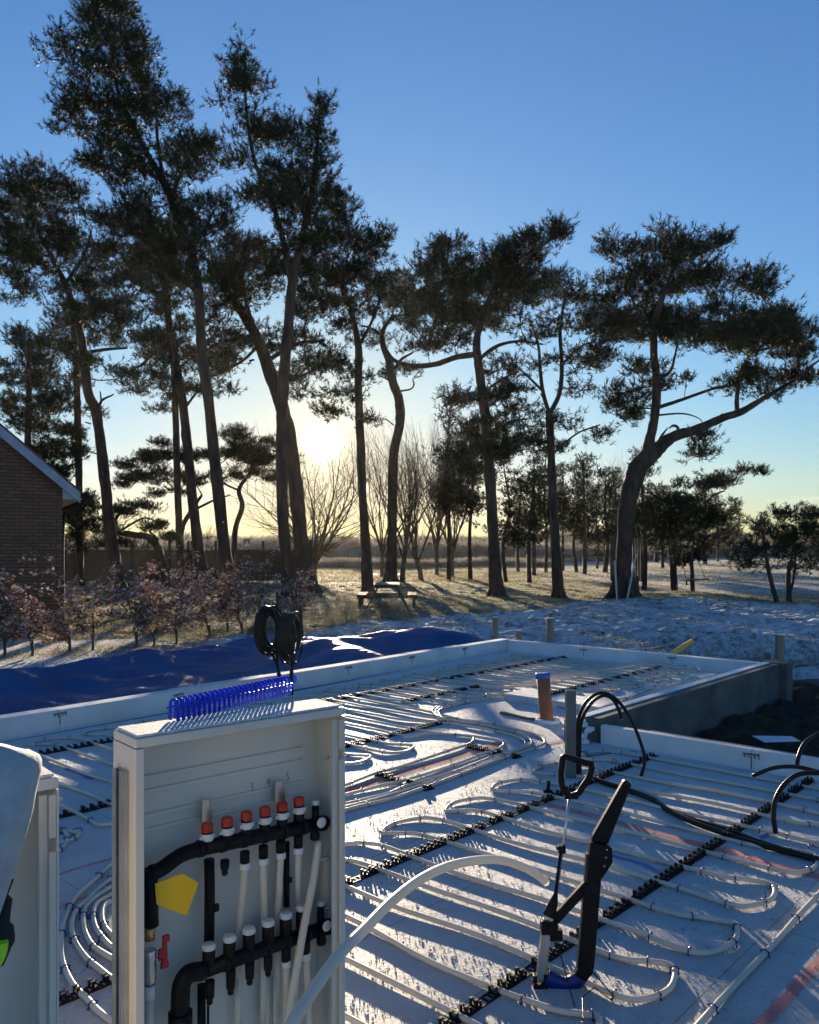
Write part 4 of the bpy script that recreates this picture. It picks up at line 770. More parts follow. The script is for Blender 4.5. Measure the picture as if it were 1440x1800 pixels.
rail('short black clip rail beside the double hairpin in the middle distance', -2.93, 3.1, 4.4, seed=5); rail('farthest black clip rail on the raised insulation sheet', -1.83, 4.1, 6.8, seed=6)
rail('short black rail piece across the pipe bundle, beside the red line', 0, 0, 0, path=(G(662, 1362), G(703, 1376)), seed=7); rail('short black rail piece under the bends of the pipe bundle', 0, 0, 0, path=(G(820, 1314), G(860, 1322)), seed=8)
for i, (px, py, lab) in enumerate(((718,1379,'loose black clip block under the pipe bundle, left of its middle'),(753,1388,'loose black clip block beside the lowest bundle pipe'),(874,1325,'loose black clip block at the right end of the bundle rail piece'),(909,1332,'loose black clip block outside the pipe bundle bends'))):
    m = MB(); p = G(px, py); r_ = random.Random(i)
    for k in range(5): m.box(p + Vector((r_.uniform(-.03, .03), r_.uniform(-.02, .02), .012 + .004 * k)), (.022, .014, .02), (U, V_, Vector((0, 0, 1))))
    m.box(p + Vector((0, 0, .004)), (.09, .04, .007), (U, V_, Vector((0, 0, 1)))); tag(m.build('clip_block', M['black_rail'], origin=p), lab, 'clip block', 'loose black clip blocks')
# the clip: an arch over the pipe with two barbed legs
def clip_mesh():
    m = MB(); m.tube([Vector((0, .0145 * math.cos(a), .014 + .0150 * math.sin(a))) for a in np.linspace(-.15, math.pi + .15, 9)], .0024, 5)
    for s in (-1, 1): m.tube([(0, s * .0145, .012), (0, s * .0145, -.02)], .0024, 5); m.box((0, s * .017, .004), (.007, .007, .003)); m.box((0, s * .0155, .022), (.005, .006, .005))
    me = bpy.data.meshes.new('pipe_clip'); me.from_pydata([tuple(v) for v in m.v], [], m.f); me.materials.append(M['blue_clip']); return me
CM = clip_mesh()
def clip(p, t, label, group, flat=False):
    o = bpy.data.objects.new('pipe_clip', CM); C.objects.link(o); o.location = p; o.rotation_euler = (0 if not flat else 1.5, 0, math.atan2(t.y, t.x)); tag(o, label, 'pipe clip', group)
def pipe(label, P, clips=(), cliplabel='', n=5, r=.0115, z=.0115, wob=.0022, every=None, rng_uv=None, seed=0):
    r_ = random.Random(seed); Q = catmull([Vector((p[0], p[1], p[2] if len(p) > 2 else 0)) for p in P], n); ph = r_.uniform(0, 6); Q = [q + Vector((0, 0, z + wob * (1 + math.sin(i * .37 + ph)))) for i, q in enumerate(Q)]; m = MB(); m.tube(Q, r, 8)
    o = m.build('heating_pipe', M['pipe'], origin=Q[0]); tag(o, label, 'heating pipe', 'white underfloor heating pipes'); return Q
NC = [0]
def clips_on(Q, test, step, label, group='blue clips holding the pipes down', jitter=.3, seed=0):
    r_ = random.Random(seed); acc = step * r_.uniform(.2, .8)
    for i in range(1, len(Q)):
        seg = (Q[i] - Q[i - 1]); acc += seg.length
        if acc > step:
            acc = step * r_.uniform(-jitter, jitter); u, v = toUV(Q[i]); sx = 720 + Q[i].x / Q[i].y * FPX if Q[i].y > .5 else -999
            if test(u, v) and -20 < sx < 1460 and NC[0] < 290: clip(Vector((Q[i].x, Q[i].y, Q[i].z - .012)), seg, label(u, v) if callable(label) else label, group); NC[0] += 1
def serp(us, vl, vr, first_left=True, bow=0.12, wig=.02, seed=0, vmid=None):
    r_ = random.Random(seed); P = []; left = first_left
    for k in range(len(us)):
        u = us[k]; L = vl if not callable(vl) else vl(u); R = vr if not callable(vr) else vr(u); a, b = (R, L) if left else (L, R); s = 1 if b > a else -1; i0, i1 = a + s * .28, b - s * .28
        m = max(2, int(abs(i1 - i0) / .45)); 
        for j in range(m + 1): f = j / m; v = i0 + (i1 - i0) * f; P.append(UV(u + (r_.uniform(-wig, wig) if 0 < j < m else 0), v, zf(u, v)))
        if k + 1 < len(us):
            un = us[k + 1]; sk = -.10 if left else .04; e = .03 * (1 if un > u else -1)
            tv = b + r_.uniform(-.05, .05); P += [UV(u + sk * .5 - e, b - s * .15, zf(u, b)), UV(u + sk - e + .02 * (un - u), tv - s * .055, zf(u, b)), UV((u + un) / 2 + sk, tv, zf(u, b)), UV(un + sk + e, tv - s * .055, zf(u, b)), UV(un + sk * .5 + e, b - s * .15, zf(un, b))]
        left = not left
    return P
# near field: spacing along the rails as in the photograph
ui = {i: i * .269 if i >= 0 else i * .243 for i in range(-9, 12)}
us = [ui[i] for i in range(-5, 11)]
P = serp(us, -.42, 1.56, first_left=True, seed=3, wig=.028)   # row -5 runs leftwards, turns into row -4 ...
Q = pipe('near white pipe snaking in wide hairpins under both near black rails', P, seed=1)
clips_on(Q, lambda u, v: v < -.12, .135, lambda u, v: 'small blue clip on the %s hairpin along the near pipe field, nearest first' % ORD[max(0, min(9, int((u + 1.2) / .538)))], seed=1)
clips_on(Q, lambda u, v: v > 1.18 , .17, lambda u, v: 'small blue clip on the %s hairpin at the right of the near pipes, nearest first' % ORD[max(0, min(9, int((u + 1.3) / .538)))], seed=2)
Q = pipe('straight white pipe crossing the lower right corner', [UV(-1.2, 1.75), UV(-.346, 1.725), UV(.3, 1.72), UV(.911, 1.713), UV(2.8, 1.74)], seed=4)
clips_on(Q, lambda u, v: -.6 < u < 1, .40, 'small blue clip on the straight pipe in the lower right corner', jitter=.02, seed=3)
# pipe rows between the two far-left rails
usC = [.23 * k - 2.0 for k in range(17)]; usC = [u for u in usC if u < 1.80]
Q = pipe('white pipe snaking behind the open cabinet towards the upstand', serp(usC, -4.0, -1.52, first_left=True, seed=5, wig=.015), seed=5)
clips_on(Q, lambda u, v: v > -1.9 or v < -3.7, .24, lambda u, v: 'small blue clip behind the open cabinet, on the %s %s bend from left' % (ORD[max(0, min(9, int((u + 2) / .46)))], 'near' if v > -2 else 'far'), seed=4)
Z2 = lambda L: [G(600 + x / 3.6, 1220 + y / 3.6) for x, y in L]
s1 = Z2([(-60,620),(60,575),(220,515),(345,480),(500,430),(700,365),(800,330),(838,300),(815,280),(700,268),(560,262),(400,272)])
s2 = Z2([(-60,668),(60,640),(250,595),(400,560),(650,480),(900,390),(1000,355),(1028,325),(1000,308),(900,290),(800,275),(640,262)])
s3 = Z2([(-60,725),(60,700),(300,640),(430,590),(700,510),(950,410),(1080,375),(1160,335),(1150,300),(1070,265),(920,235),(800,215),(690,195)])
s4 = Z2([(-60,748),(90,712),(330,648),(550,580),(800,490),(1000,410),(1110,370),(1200,330),(1195,295),(1120,260),(1000,230),(870,198),(730,180)])
s5 = Z2([(-60,775),(130,720),(340,668),(640,565),(900,465),(1100,390),(1220,355),(1288,320),(1265,285),(1190,255),(1040,220),(870,185),(760,170)])
def arm(u, a, b, n=4): return [UV(u, a + (b - a) * k / n) for k in range(n + 1)]
tipA = lambda u, un: [UV(u - .05, -3.85), UV(u - .07, -3.96), UV((u + un) / 2 - .1, -4.02), UV(un - .06, -3.96), UV(un - .04, -3.85)]
Q = pipe('white pipe on the top of the bundle, bending back tightly beside the red line', s1 + arm(1.98, -2.2, -3.7) + tipA(1.98, 2.21) + arm(2.21, -3.7, -2.2) + s2[::-1], seed=6); clips_on(Q, lambda u, v: v > -2.0, .42, 'small blue clip on the upper two pipes of the bundle', seed=5)
Q = pipe('white pipe in the middle of the bundle with the widest even bends', s3 + arm(2.44, -2.3, -3.7) + tipA(2.44, 2.67) + arm(2.67, -3.7, -2.3) + s4[::-1], seed=7); clips_on(Q, lambda u, v: v > -2.2, .45, 'small blue clip on the middle pipes of the bundle', seed=6)
Q = pipe('outermost white pipe of the bundle leading off to the far field', s5 + [UV(2.86, -2.2)] + arm(2.9, -2.5, -3.7) + tipA(2.9, 3.12) + arm(3.12, -3.7, -2.9, 3), seed=8); clips_on(Q, lambda u, v: v > -2.2, .40, 'small blue clip on the outermost pipe of the bundle', seed=7)
usA = [3.12 + .215 * k for k in range(7)]
Q = pipe('white pipe with short hairpins around the short black rail', serp(usA, -4.05, -2.45, first_left=True, seed=9, wig=.012), seed=9); clips_on(Q, lambda u, v: v > -2.75 or v < -3.8, .17, 'small blue clip on a hairpin around the short black rail', seed=8)
usB = [4.50 + .20 * k for k in range(14)]
Q = pipe('white pipe in tight far rows ending on the raised insulation sheet', serp(usB, lambda u: -4.12 - .03 * (u - 4.5), -1.36, first_left=True, seed=10, wig=.010), seed=10); clips_on(Q, lambda u, v: v > -1.7 or v < -3.9, .27, lambda u, v: 'small blue clip on the %s %s bend of the far pipe rows, nearest first' % (ORD[max(0, min(9, int((u - 4.4) / .40)))], 'right' if v > -2 else 'left'), seed=9)
R3 = lambda L, z=0: [G(620 + x / 3.6, 1100 + y / 3.6, z) for x, y in L]; R4 = lambda L, z=0: [G(960 + x / 3.6, 1120 + y / 3.6, z) for x, y in L]
for i, (dx, lab) in enumerate(((0, 'upper of the three supply pipes left of the brown drain pipe'), (12, 'middle of the three supply pipes left of the brown drain pipe'), (24, 'lower of the three supply pipes left of the brown drain pipe'))):
    L = R3([(620 + dx, 592 + dx * .5), (545 + dx, 588 + dx * .3), (505 + dx * 1.6, 548 + dx * .3), (530 + dx * 1.5, 520 + dx * .5), (600 + dx, 500 + dx * .7), (740, 470 + dx * .8), (900, 445 + dx * .8), (1010, 432 + dx * .8)]) 
    L += R4([(-60, 372 + dx * .6 - 20), (35, 372 + dx * .6)]) + R4([(200, 398 + dx * .6), (350, 408 + dx * .3)], .03) + R4([(470, 402 - dx * .6), (540, 382 - dx * .5), (640, 338 - dx * .4), (760, 305 - dx * .3), (880, 272 - dx * .2), (950, 247 - dx * .1)], .07) if i == 0 else []
    Q = pipe(lab, L, seed=20 + i); clips_on(Q, lambda u, v: True, .26, 'small blue clip on the supply pipes left of the brown drain pipe', seed=20 + i)
# curves between the two cabinets
Z4 = lambda L: [G(x / 3.215, 1240 + y / 3.215) for x, y in L]
ARC = [[(760,800),(620,920),(560,980),(480,1050),(420,1110),(380,1190),(350,1290),(350,1420),(370,1510),(420,1610),(500,1690),(560,1750),(640,1815),(760,1880)],[(760,890),(625,1000),(560,1050),(500,1110),(430,1180),(405,1270),(430,1360),(490,1450),(560,1510),(640,1568),(760,1640)],[(760,950),(625,1045),(540,1100),(490,1150),(472,1210),(480,1290),(520,1370),(580,1420),(640,1455),(760,1520)],[(760,1010),(625,1088),(560,1130),(530,1180),(535,1250),(570,1320),(640,1395),(760,1460)],[(760,1050),(640,1115),(590,1150),(578,1210),(595,1270),(640,1320),(760,1400)]]
AL = ['outermost', 'second', 'third', 'fourth', 'innermost']
for i, L in enumerate(ARC):
    Q = pipe('%s of the five nested pipe curves between the two cabinets' % AL[i], Z4(L), seed=30 + i, wob=.002); clips_on(Q, lambda u, v: True, .26, 'small blue clip on the %s nested pipe curve between the two cabinets' % AL[i], seed=30 + i)
Q = pipe('short pipe bend peeping out right of the second cabinet', Z4([(200,720),(335,712),(380,745),(375,785),(335,830),(200,900)]), seed=40); clips_on(Q, lambda u, v: True, .12, 'small blue clip on the short pipe bend right of the second cabinet', seed=40)
for i, (px, py, lab) in enumerate(((838,1424,'stray blue clip lying beside a hairpin bend in the middle of the slab'),(135,1461,'stray blue clip lying near the short pipe bend'),(118,1752,'stray blue clip lying at the bottom between the cabinets'),(1345,1577,'stray blue clip lying right of the near hairpins'),(1112,1324,'stray blue clip lying near the pit upstand'),(1430,1492,'stray blue clip lying at the right edge of the slab'),(1085,1341,'stray blue clip lying beside the grey duct hoses'))):
    clip(G(px, py, .006), Vector((math.cos(i * 2.), math.sin(i * 2.), 0)), lab, 'stray blue clips', flat=True)
# spray marks
def spray(label, P, w, m='sprayred'):
    Q = catmull(P, 5); V, F, UVS = [], [], []
    for i, q in enumerate(Q):
        t = (Q[min(i + 1, len(Q) - 1)] - Q[max(i - 1, 0)]).normalized(); n = Vector((-t.y, t.x, 0)); V += [tuple(q + n * w / 2 + Vector((0, 0, .004))), tuple(q - n * w / 2 + Vector((0, 0, .004)))]
    F = [(2 * i, 2 * i + 1, 2 * i + 3, 2 * i + 2) for i in range(len(Q) - 1)]; o = npmesh('spray_mark', V, F, M[m]); uvl = o.data.uv_layers.new(name='UVMap')
    for l in o.data.loops: uvl.data[l.index].uv = (l.vertex_index // 2 * .1, l.vertex_index % 2)
    tag(o, label, 'spray mark', 'sprayed marks on the slab')
spray('wide red sprayed line beside the pipe bundle', [G(560, 1408), G(617, 1389), G(700, 1362), G(780, 1338), G(850, 1316), G(885, 1305)], .16)
spray('long red sprayed line crossing behind the tacker to the right edge', [G(960, 1414), G(1053, 1437), G(1147, 1463), G(1237, 1487), G(1293, 1500), G(1360, 1523), G(1440, 1542), G(1500, 1560)], .11)
spray('bright red sprayed line in the lower right corner', [G(1325, 1830), G(1343, 1800), G(1387, 1750), G(1440, 1693), G(1480, 1660)], .07)
spray('upper red sprayed line between the two cabinets', [G(70, 1549), G(101, 1539), G(150, 1523), G(240, 1498)], .035); spray('lower broken red sprayed line between the two cabinets', [G(80, 1602), G(101, 1596), G(150, 1578), G(240, 1549)], .035)
spray('short red sprayed dash left of the grey duct', [G(960, 1309), G(1005, 1300)], .09)
spray('blue sprayed stroke right of the tacker', [G(1060, 1500), G(1090, 1509), G(1130, 1520), G(1167, 1540)], .05, 'sprayblue'); spray('blue sprayed stroke between the cabinet tops', [G(115, 1352), G(140, 1359), G(158, 1369), G(175, 1368)], .07, 'sprayblue'); spray('faint blue sprayed stroke near the right rail', [G(1300, 1478), G(1335, 1475), G(1350, 1466)], .05, 'sprayblue')
def crumbs():
    r_ = np.random.default_rng(9); n = 60000; f = r_.uniform(0, 1, n); d = 2.4 + f ** 1.3 * 10.5; x = r_.uniform(-.55, .55, n) * d; u = (x - O0.x) * U.x + (d - O0.y) * U.y; v = (x - O0.x) * V_.x + (d - O0.y) * V_.y
    k = (((u < 7.2) & (v < -.95)) | (u < 2.8)) & (v > -3.95 - .065 * (u + .45)) & ~((u > 3.9) & (v > -2.3)); x, d = x[k], d[k]; n = len(x); s = .0016 + .0042 * r_.uniform(0, 1, n) ** 3; P = np.stack([x, d, s * .3], 1)
    base = np.array([[1, 0, 0], [-.6, .8, 0], [-.5, -.9, 0], [.1, 0, 1.3]]); a = r_.uniform(0, 6.28, n); ca, sa = np.cos(a), np.sin(a); B = base[None] * r_.uniform(.6, 1.5, (n, 1, 3)); V = np.stack([B[..., 0] * ca[:, None] - B[..., 1] * sa[:, None], B[..., 0] * sa[:, None] + B[..., 1] * ca[:, None], B[..., 2]], -1) * s[:, None, None] + P[:, None]
    F = np.array([[0, 1, 3], [1, 2, 3], [2, 0, 3]]); F = (np.arange(n)[:, None, None] * 4 + F[None]).reshape(-1, 3); tag(npmesh('frost_crumbs', V.reshape(-1, 3), F, M['slab']), 'frost and foam crumbs strewn over the slab', kind='stuff')
crumbs()
# ---------------------------------------------------------------- drain pipe, duct, hoses
def drain():
    b = G(962, 1269); t = Vector((-.035, .02, .42)) + b; e = empty('drain_pipe', b, 'brown plastic drain pipe with a blue cap sticking out of the slab', 'drain pipe'); m = MB(); m.tube([b - Vector((0, 0, .1)), b, t], .062, 20); m.build('pipe_body', M['clay'], e)
    m = MB(); d = (t - b).normalized(); m.lathe(t - d * .02, d, [(0, .066), (.035, .070), (.05, .066), (.052, .05)], 20); m.build('cap', M['bluecap'], e)
    r_ = random.Random(2); m = MB(); P = [b + Vector((.09 * math.cos(a), .09 * math.sin(a), .0)) for a in np.linspace(0, 6.28, 14)]; m.tube(P, [.03 + r_.uniform(-.008, .01) for _ in P], 7); m.build('foam_collar', M['foam'], e)
    P = [G(880 + k * 7.0, 1255 + k * 1.4) + Vector((0, 0, .008)) for k in range(10)]; m = MB(); m.tube([p + Vector((0, r_.uniform(-.01, .01), 0)) for p in P], [.014 + r_.uniform(0, .01) for _ in P], 6); tag(m.build('grout_strip', M['grout'], origin=P[0]), 'dirty grout strip left of the brown drain pipe', 'grout strip')
drain()
def duct():
    b = G(1003, 1366); m = MB(); m.box(b + Vector((0, 0, .29)), (.068, .068, .64)); m2 = m.build('cable_duct', M['duct'], origin=b, bevel=.004); tag(m2, 'tall grey square cable duct standing upright on the slab', 'cable duct')
    d = b.y + .06
    def hose(label, pts, dd, r=.0125, end=True, grp='black hoses coming out of the slab'):
        P = catmull([D(x, y, dd + k) for x, y, k in pts], 6); e = empty('black_hose', P[0], label, 'hose', grp); h = MB(); h.tube(P, r, 10); h.build('hose_body', M['hose'], e)
        if end: h = MB(); t = (P[-1] - P[-2]).normalized(); h.tube([P[-1], P[-1] + t * .006], r * .8, 10); h.build('pale_end', M['white'], e)
    hose('longer black hose arching from the grey duct down to the slab', [(1016,1370,0),(1014,1320,0),(1016,1270,0),(1030,1235,0),(1055,1218,.02),(1082,1228,.05),(1108,1262,.06),(1128,1310,.04),(1133,1340,0),(1124,1376,-.05)], d)
    hose('shorter black hose curling over beside the grey duct', [(1020,1370,.03),(1019,1320,.03),(1022,1270,.03),(1038,1238,.03),(1060,1223,.03),(1078,1230,.05),(1088,1248,.06),(1093,1264,.06)], d)
    hose('black hose bowing down onto the slab at the right edge', [(1480,1362,0),(1440,1359,0),(1405,1361,.05),(1380,1378,.05),(1364,1405,.02),(1360,1435,0),(1364,1464,0)], 4.55, .0135)
    hose('black hose reaching left, its end hanging in the air at the right edge', [(1480,1366,0),(1440,1357,.1),(1400,1348,.2),(1360,1350,.3),(1323,1364,.35)], 4.7, .0125)
    hose('black hose rising in front of the pit upstand at the right edge', [(1480,1278,.2),(1440,1290,.2),(1416,1305,.1),(1404,1330,.0),(1401,1348,0)], 5.2, .0135)
    P = [G(x, y) + Vector((0, 0, .02)) for x, y in ((1035,1368),(1060,1380),(1100,1393),(1150,1412),(1175,1430),(1220,1452),(1270,1470),(1330,1490),(1400,1508),(1480,1530))]
    h = MB(); h.tube(catmull(P, 5), .017, 8); o = h.build('floor_hose', M['hose'], origin=P[0]); tag(o, 'flat black hose lying across the pipes from the duct to the right edge', 'hose')
    h = MB(); P = [p + Vector((.03 * math.sin(i * 1.3) + .02, .03, .004)) for i, p in enumerate(P)]; h.tube(catmull(P[3:], 5), .010, 8); tag(h.build('floor_cable', M['hose'], origin=P[3]), 'thin black cable beside the hose lying on the slab', 'cable')
    m = MB(); p = G(963, 1393); m.cyl(p, p + Vector((.008, 0, .075)), .012, n=8); m.box(p + Vector((0, 0, .008)), (.06, .03, .015)); tag(m.build('marker_peg', M['black'], origin=p), 'small black peg inside a hairpin left of the D-handle', 'peg')
    p = G(966, 1365); b2 = MB()
    for i, (x0, y0, x1, y1) in enumerate(((1015,1316,1040,1330),(1030,1330,1075,1324),(1018,1258,1052,1264),(980,1242,998,1247))):
        w = MB(); a, b_ = D(x0, y0, 5.95), D(x1, y1, 5.9); a.z = max(a.z, .01); w.tube([a, b_], .004, 5); tag(w.build('tie_wire', M['hose'], origin=a), ['steel tie wire leaning at the duct foot', 'steel tie wire lying right of the duct', 'steel tie wire poking out near the concrete wall corner', 'steel tie wire sticking out left of the duct'][i], 'tie wire')
duct()
def coils():
    b = G(513, 1225); r_ = random.Random(4)
    for k, (cx, cy, rx, ry, foot, lab) in enumerate(((474, 1107, 18, 42, (493, 1217), 'left black hose coil, seen slightly open, hung on its riser'), (511, 1120, 8, 45, (513, 1225), 'right black hose coil, seen edge-on, behind the blue clip stack'))):
        d = b.y + (0 if k else -.02); e = empty('hose_coil', G(*foot), lab, 'hose coil', 'black hose coils at the slab edge'); m = MB()
        c = D(cx, cy, d); ax = rx / FPX * d; az = ry / FPX * d; P = []
        for t in range(11):
            for q in range(20):
                a = q / 20 * 2 * math.pi; s = 1 - .075 * (t % 5) + r_.uniform(-.01, .01); P.append(c + Vector((ax * s * math.cos(a) + (t - 5) * (.006 if k == 0 else .010), az * .9 * math.cos(a) * (.7 if k else .25) + (t - 5) * .012, az * s * math.sin(a) + (.02 * math.sin(t)) )))
        m.tube(P, .0125, 7); m.build('coil', M['hose'], e)
        f = G(*foot); m = MB(); m.tube(catmull([f - Vector((0, 0, .02)), f + Vector((.005, 0, .15)), c + Vector((ax * .3, 0, -az))], 5), .016, 8); m.tube(catmull([f + Vector((-.03, .02, 0)), f + Vector((-.02, .02, .2)), c + Vector((ax * .5, 0, -az * .6))], 5), .013, 8); m.build('riser', M['hose'], e)
    m = MB(); f = G(489, 1217); m.cyl(f, Vector((f.x - .01, f.y, CAMZ - (1040 - HOR) / FPX * f.y)), .013, n=8); tag(m.build('support_rod', M['wood_dark'], origin=f), 'thin dark rod holding up the hose coils', 'rod')
coils()
# ---------------------------------------------------------------- pit things
m = MB(); a = [G(1322, 1308, -.2), G(1392, 1309, -.2), G(1408, 1318, -.2), G(1345, 1320, -.2)]; pts = [Vector((p.x, p.y, -.13 + .004)) for p in a]; m.poly(pts, .004, (0, 0, 1)); q = (pts[0] + pts[3]) / 2; tag(m.build('paper_sheet', M['paper']), 'crumpled white paper sheet lying in the soil pit', 'paper sheet')
def shovel():
    p = D(1402, 1256, 8.1); e = empty('shovel', p, 'dark shovel blade and handle lying in the soil pit', 'shovel'); m = MB(); m.poly([p + Vector(v) for v in ((-.12, -.05, .02), (.02, -.1, -.03), (.09, -.02, .02), (.04, .08, .10), (-.13, .08, .11))], .008, (0, -.6, .8)); m.build('blade', M['black'], e)
    m = MB(); m.tube([p + Vector((.04, 0, .03)), p + Vector((.75, .15, .12))], .016, 8); m.build('handle', M['wood_dark'], e)
shovel()
# ---------------------------------------------------------------- cabinets
class Cab:
    def __init__(s, fl, w, depth, z1, axis):
        s.fl = Vector((fl[0], fl[1], 0)); s.w = w; s.dp = depth; s.z1 = z1; s.x = Vector((axis[0], axis[1], 0)).normalized(); s.n = Vector((s.x.y, -s.x.x, 0)); s.z = Vector((0, 0, 1))
    def P(s, a, z, off=0.0): return s.fl + s.x * a + s.z * z - s.n * off        # off: depth behind the front plane
    def at(s, px, py, off=0.0):                                                  # where the sight line meets the plane
        dr = Vector(((px - 720) / FPX, 1, -(py - HOR) / FPX)); o = Vector((0, 0, CAMZ)); t = (s.P(0, 0, off) - o).dot(s.n) / dr.dot(s.n); return o + dr * t
    def box(s, mb, a0, a1, z0, z1, o0, o1): return mb.box(s.P((a0 + a1) / 2, (z0 + z1) / 2, (o0 + o1) / 2), (a1 - a0, o1 - o0, z1 - z0), (s.x, -s.n, s.z))
    def shell(s, e, right_only=False):
        t = .0018; T = .02; w, dp, z1 = s.w, s.dp, s.z1; z0 = .02
        b = MB(); s.box(b, .002, w - .002, z0, z1 - .002, dp - .002, dp); 
        for zz in (z1 - .118, z1 - .150, z1 - .205, z1 - .238): s.box(b, .03, w - .05, zz - .004, zz + .004, dp - .0075, dp - .0015)
        b.build('back_panel', M['cab_in'], e, bevel=.0015)
        b = MB(); s.box(b, 0, T, z0, z1 - .022, 0, dp); b.build('left_side', M['cab'], e, bevel=.002)
        b = MB(); s.box(b, w - .004, w, z0, z1 - .022, 0, dp); s.box(b, w - .016, w - .0045, z0, z1 - .13, 0, .006); s.box(b, w - .016, w - .0045, z1 - .105, z1 - .03, 0, .006); s.box(b, w - .030, w - .0165, z0, z1 - .03, .010, .018); b.build('right_side', M['cab'], e, bevel=.0008)
        b = MB(); s.box(b, 0, w, z1 - .02, z1, 0, dp); b.build('top_panel', M['cab'], e, bevel=.003)
        b = MB(); s.box(b, .006, w - .006, z1 + .0005, z1 + .006, .006, dp - .004); b.build('frost_layer', M['snowtop'], e, bevel=.002)
M['snowtop'] = mat('frost_on_metal', (.62, .62, .60), .85, (.84, .83, .80), 60, bump=.006, bscale=260)
ZT = 1.2
pA = G(238, 1300, ZT); pB = G(607, 1243, ZT); cabA = Cab((pA.x, pA.y), (pB - pA).length, .125, ZT, (pB.x - pA.x, pB.y - pA.y))
eA = empty('manifold_cabinet', cabA.P(0, 0), 'open white steel manifold cabinet full of black valves in the foreground', 'cabinet', 'white steel manifold cabinets'); cabA.shell(eA)
def dress_A():
    c = cabA; w = c.w
    b = MB(); c.box(b, -.012, -.0005, .02, ZT - .075, .035, .040); c.box(b, -.012, -.0005, .02, ZT - .075, .085, .090); c.box(b, -.006, -.0005, .02, ZT - .075, .041, .084); c.box(b, -.016, -.0125, .02, ZT - .075, .035, .05); c.box(b, -.016, -.0125, .02, ZT - .075, .075, .09); b.build('mounting_rail', M['zinc'], eA, bevel=.0006)
    b = MB(); c.box(b, .024, .06, ZT - .10, ZT - .055, c.dp - .004, c.dp - .0025); o = b.build('paper_label', M['paper'], eA); k = MB()
    for j in range(4): c.box(k, .027, .040 + .008 * (j % 2), ZT - .095 + j * .008, ZT - .0925 + j * .008, c.dp - .0052, c.dp - .0042)
    k.build('label_print', M['ink'], o)
    # screws on the right wall
    for zz in (ZT - .14, ZT - .40, ZT - .53):
        p = c.P(w - .03, zz, .07); s = MB(); s.lathe(c.P(w - .004, zz, .07), -c.x, [(0, .006), (.003, .006), (.004, .003), (.028, .0025), (.03, .001)], 8); s.build('screw', M['steel'], eA)
    # pencilled numbers
    STR = {'3': [[(0, 1), (.5, 1), (.2, .6), (.5, .4), (.4, .05), (0, 0)]], '4': [[(.1, 1), (0, .45), (.5, .5)], [(.5, 1), (.45, 0)]], '5': [[(.5, 1), (.1, 1), (.05, .6), (.4, .55), (.45, .2), (.1, 0)]]}
    for ch, px, py in (('3', 441, 1391), ('4', 470, 1383), ('5', 504, 1373)):
        m = MB(); o = c.at(px, py, c.dp - .005)
        for st in STR[ch]: m.tube([o + c.x * (a * .014) + c.z * (b_ * .020) for a, b_ in st], .0007, 4)
        m.build('pencil_number', M['ink'], eA)
dress_A()
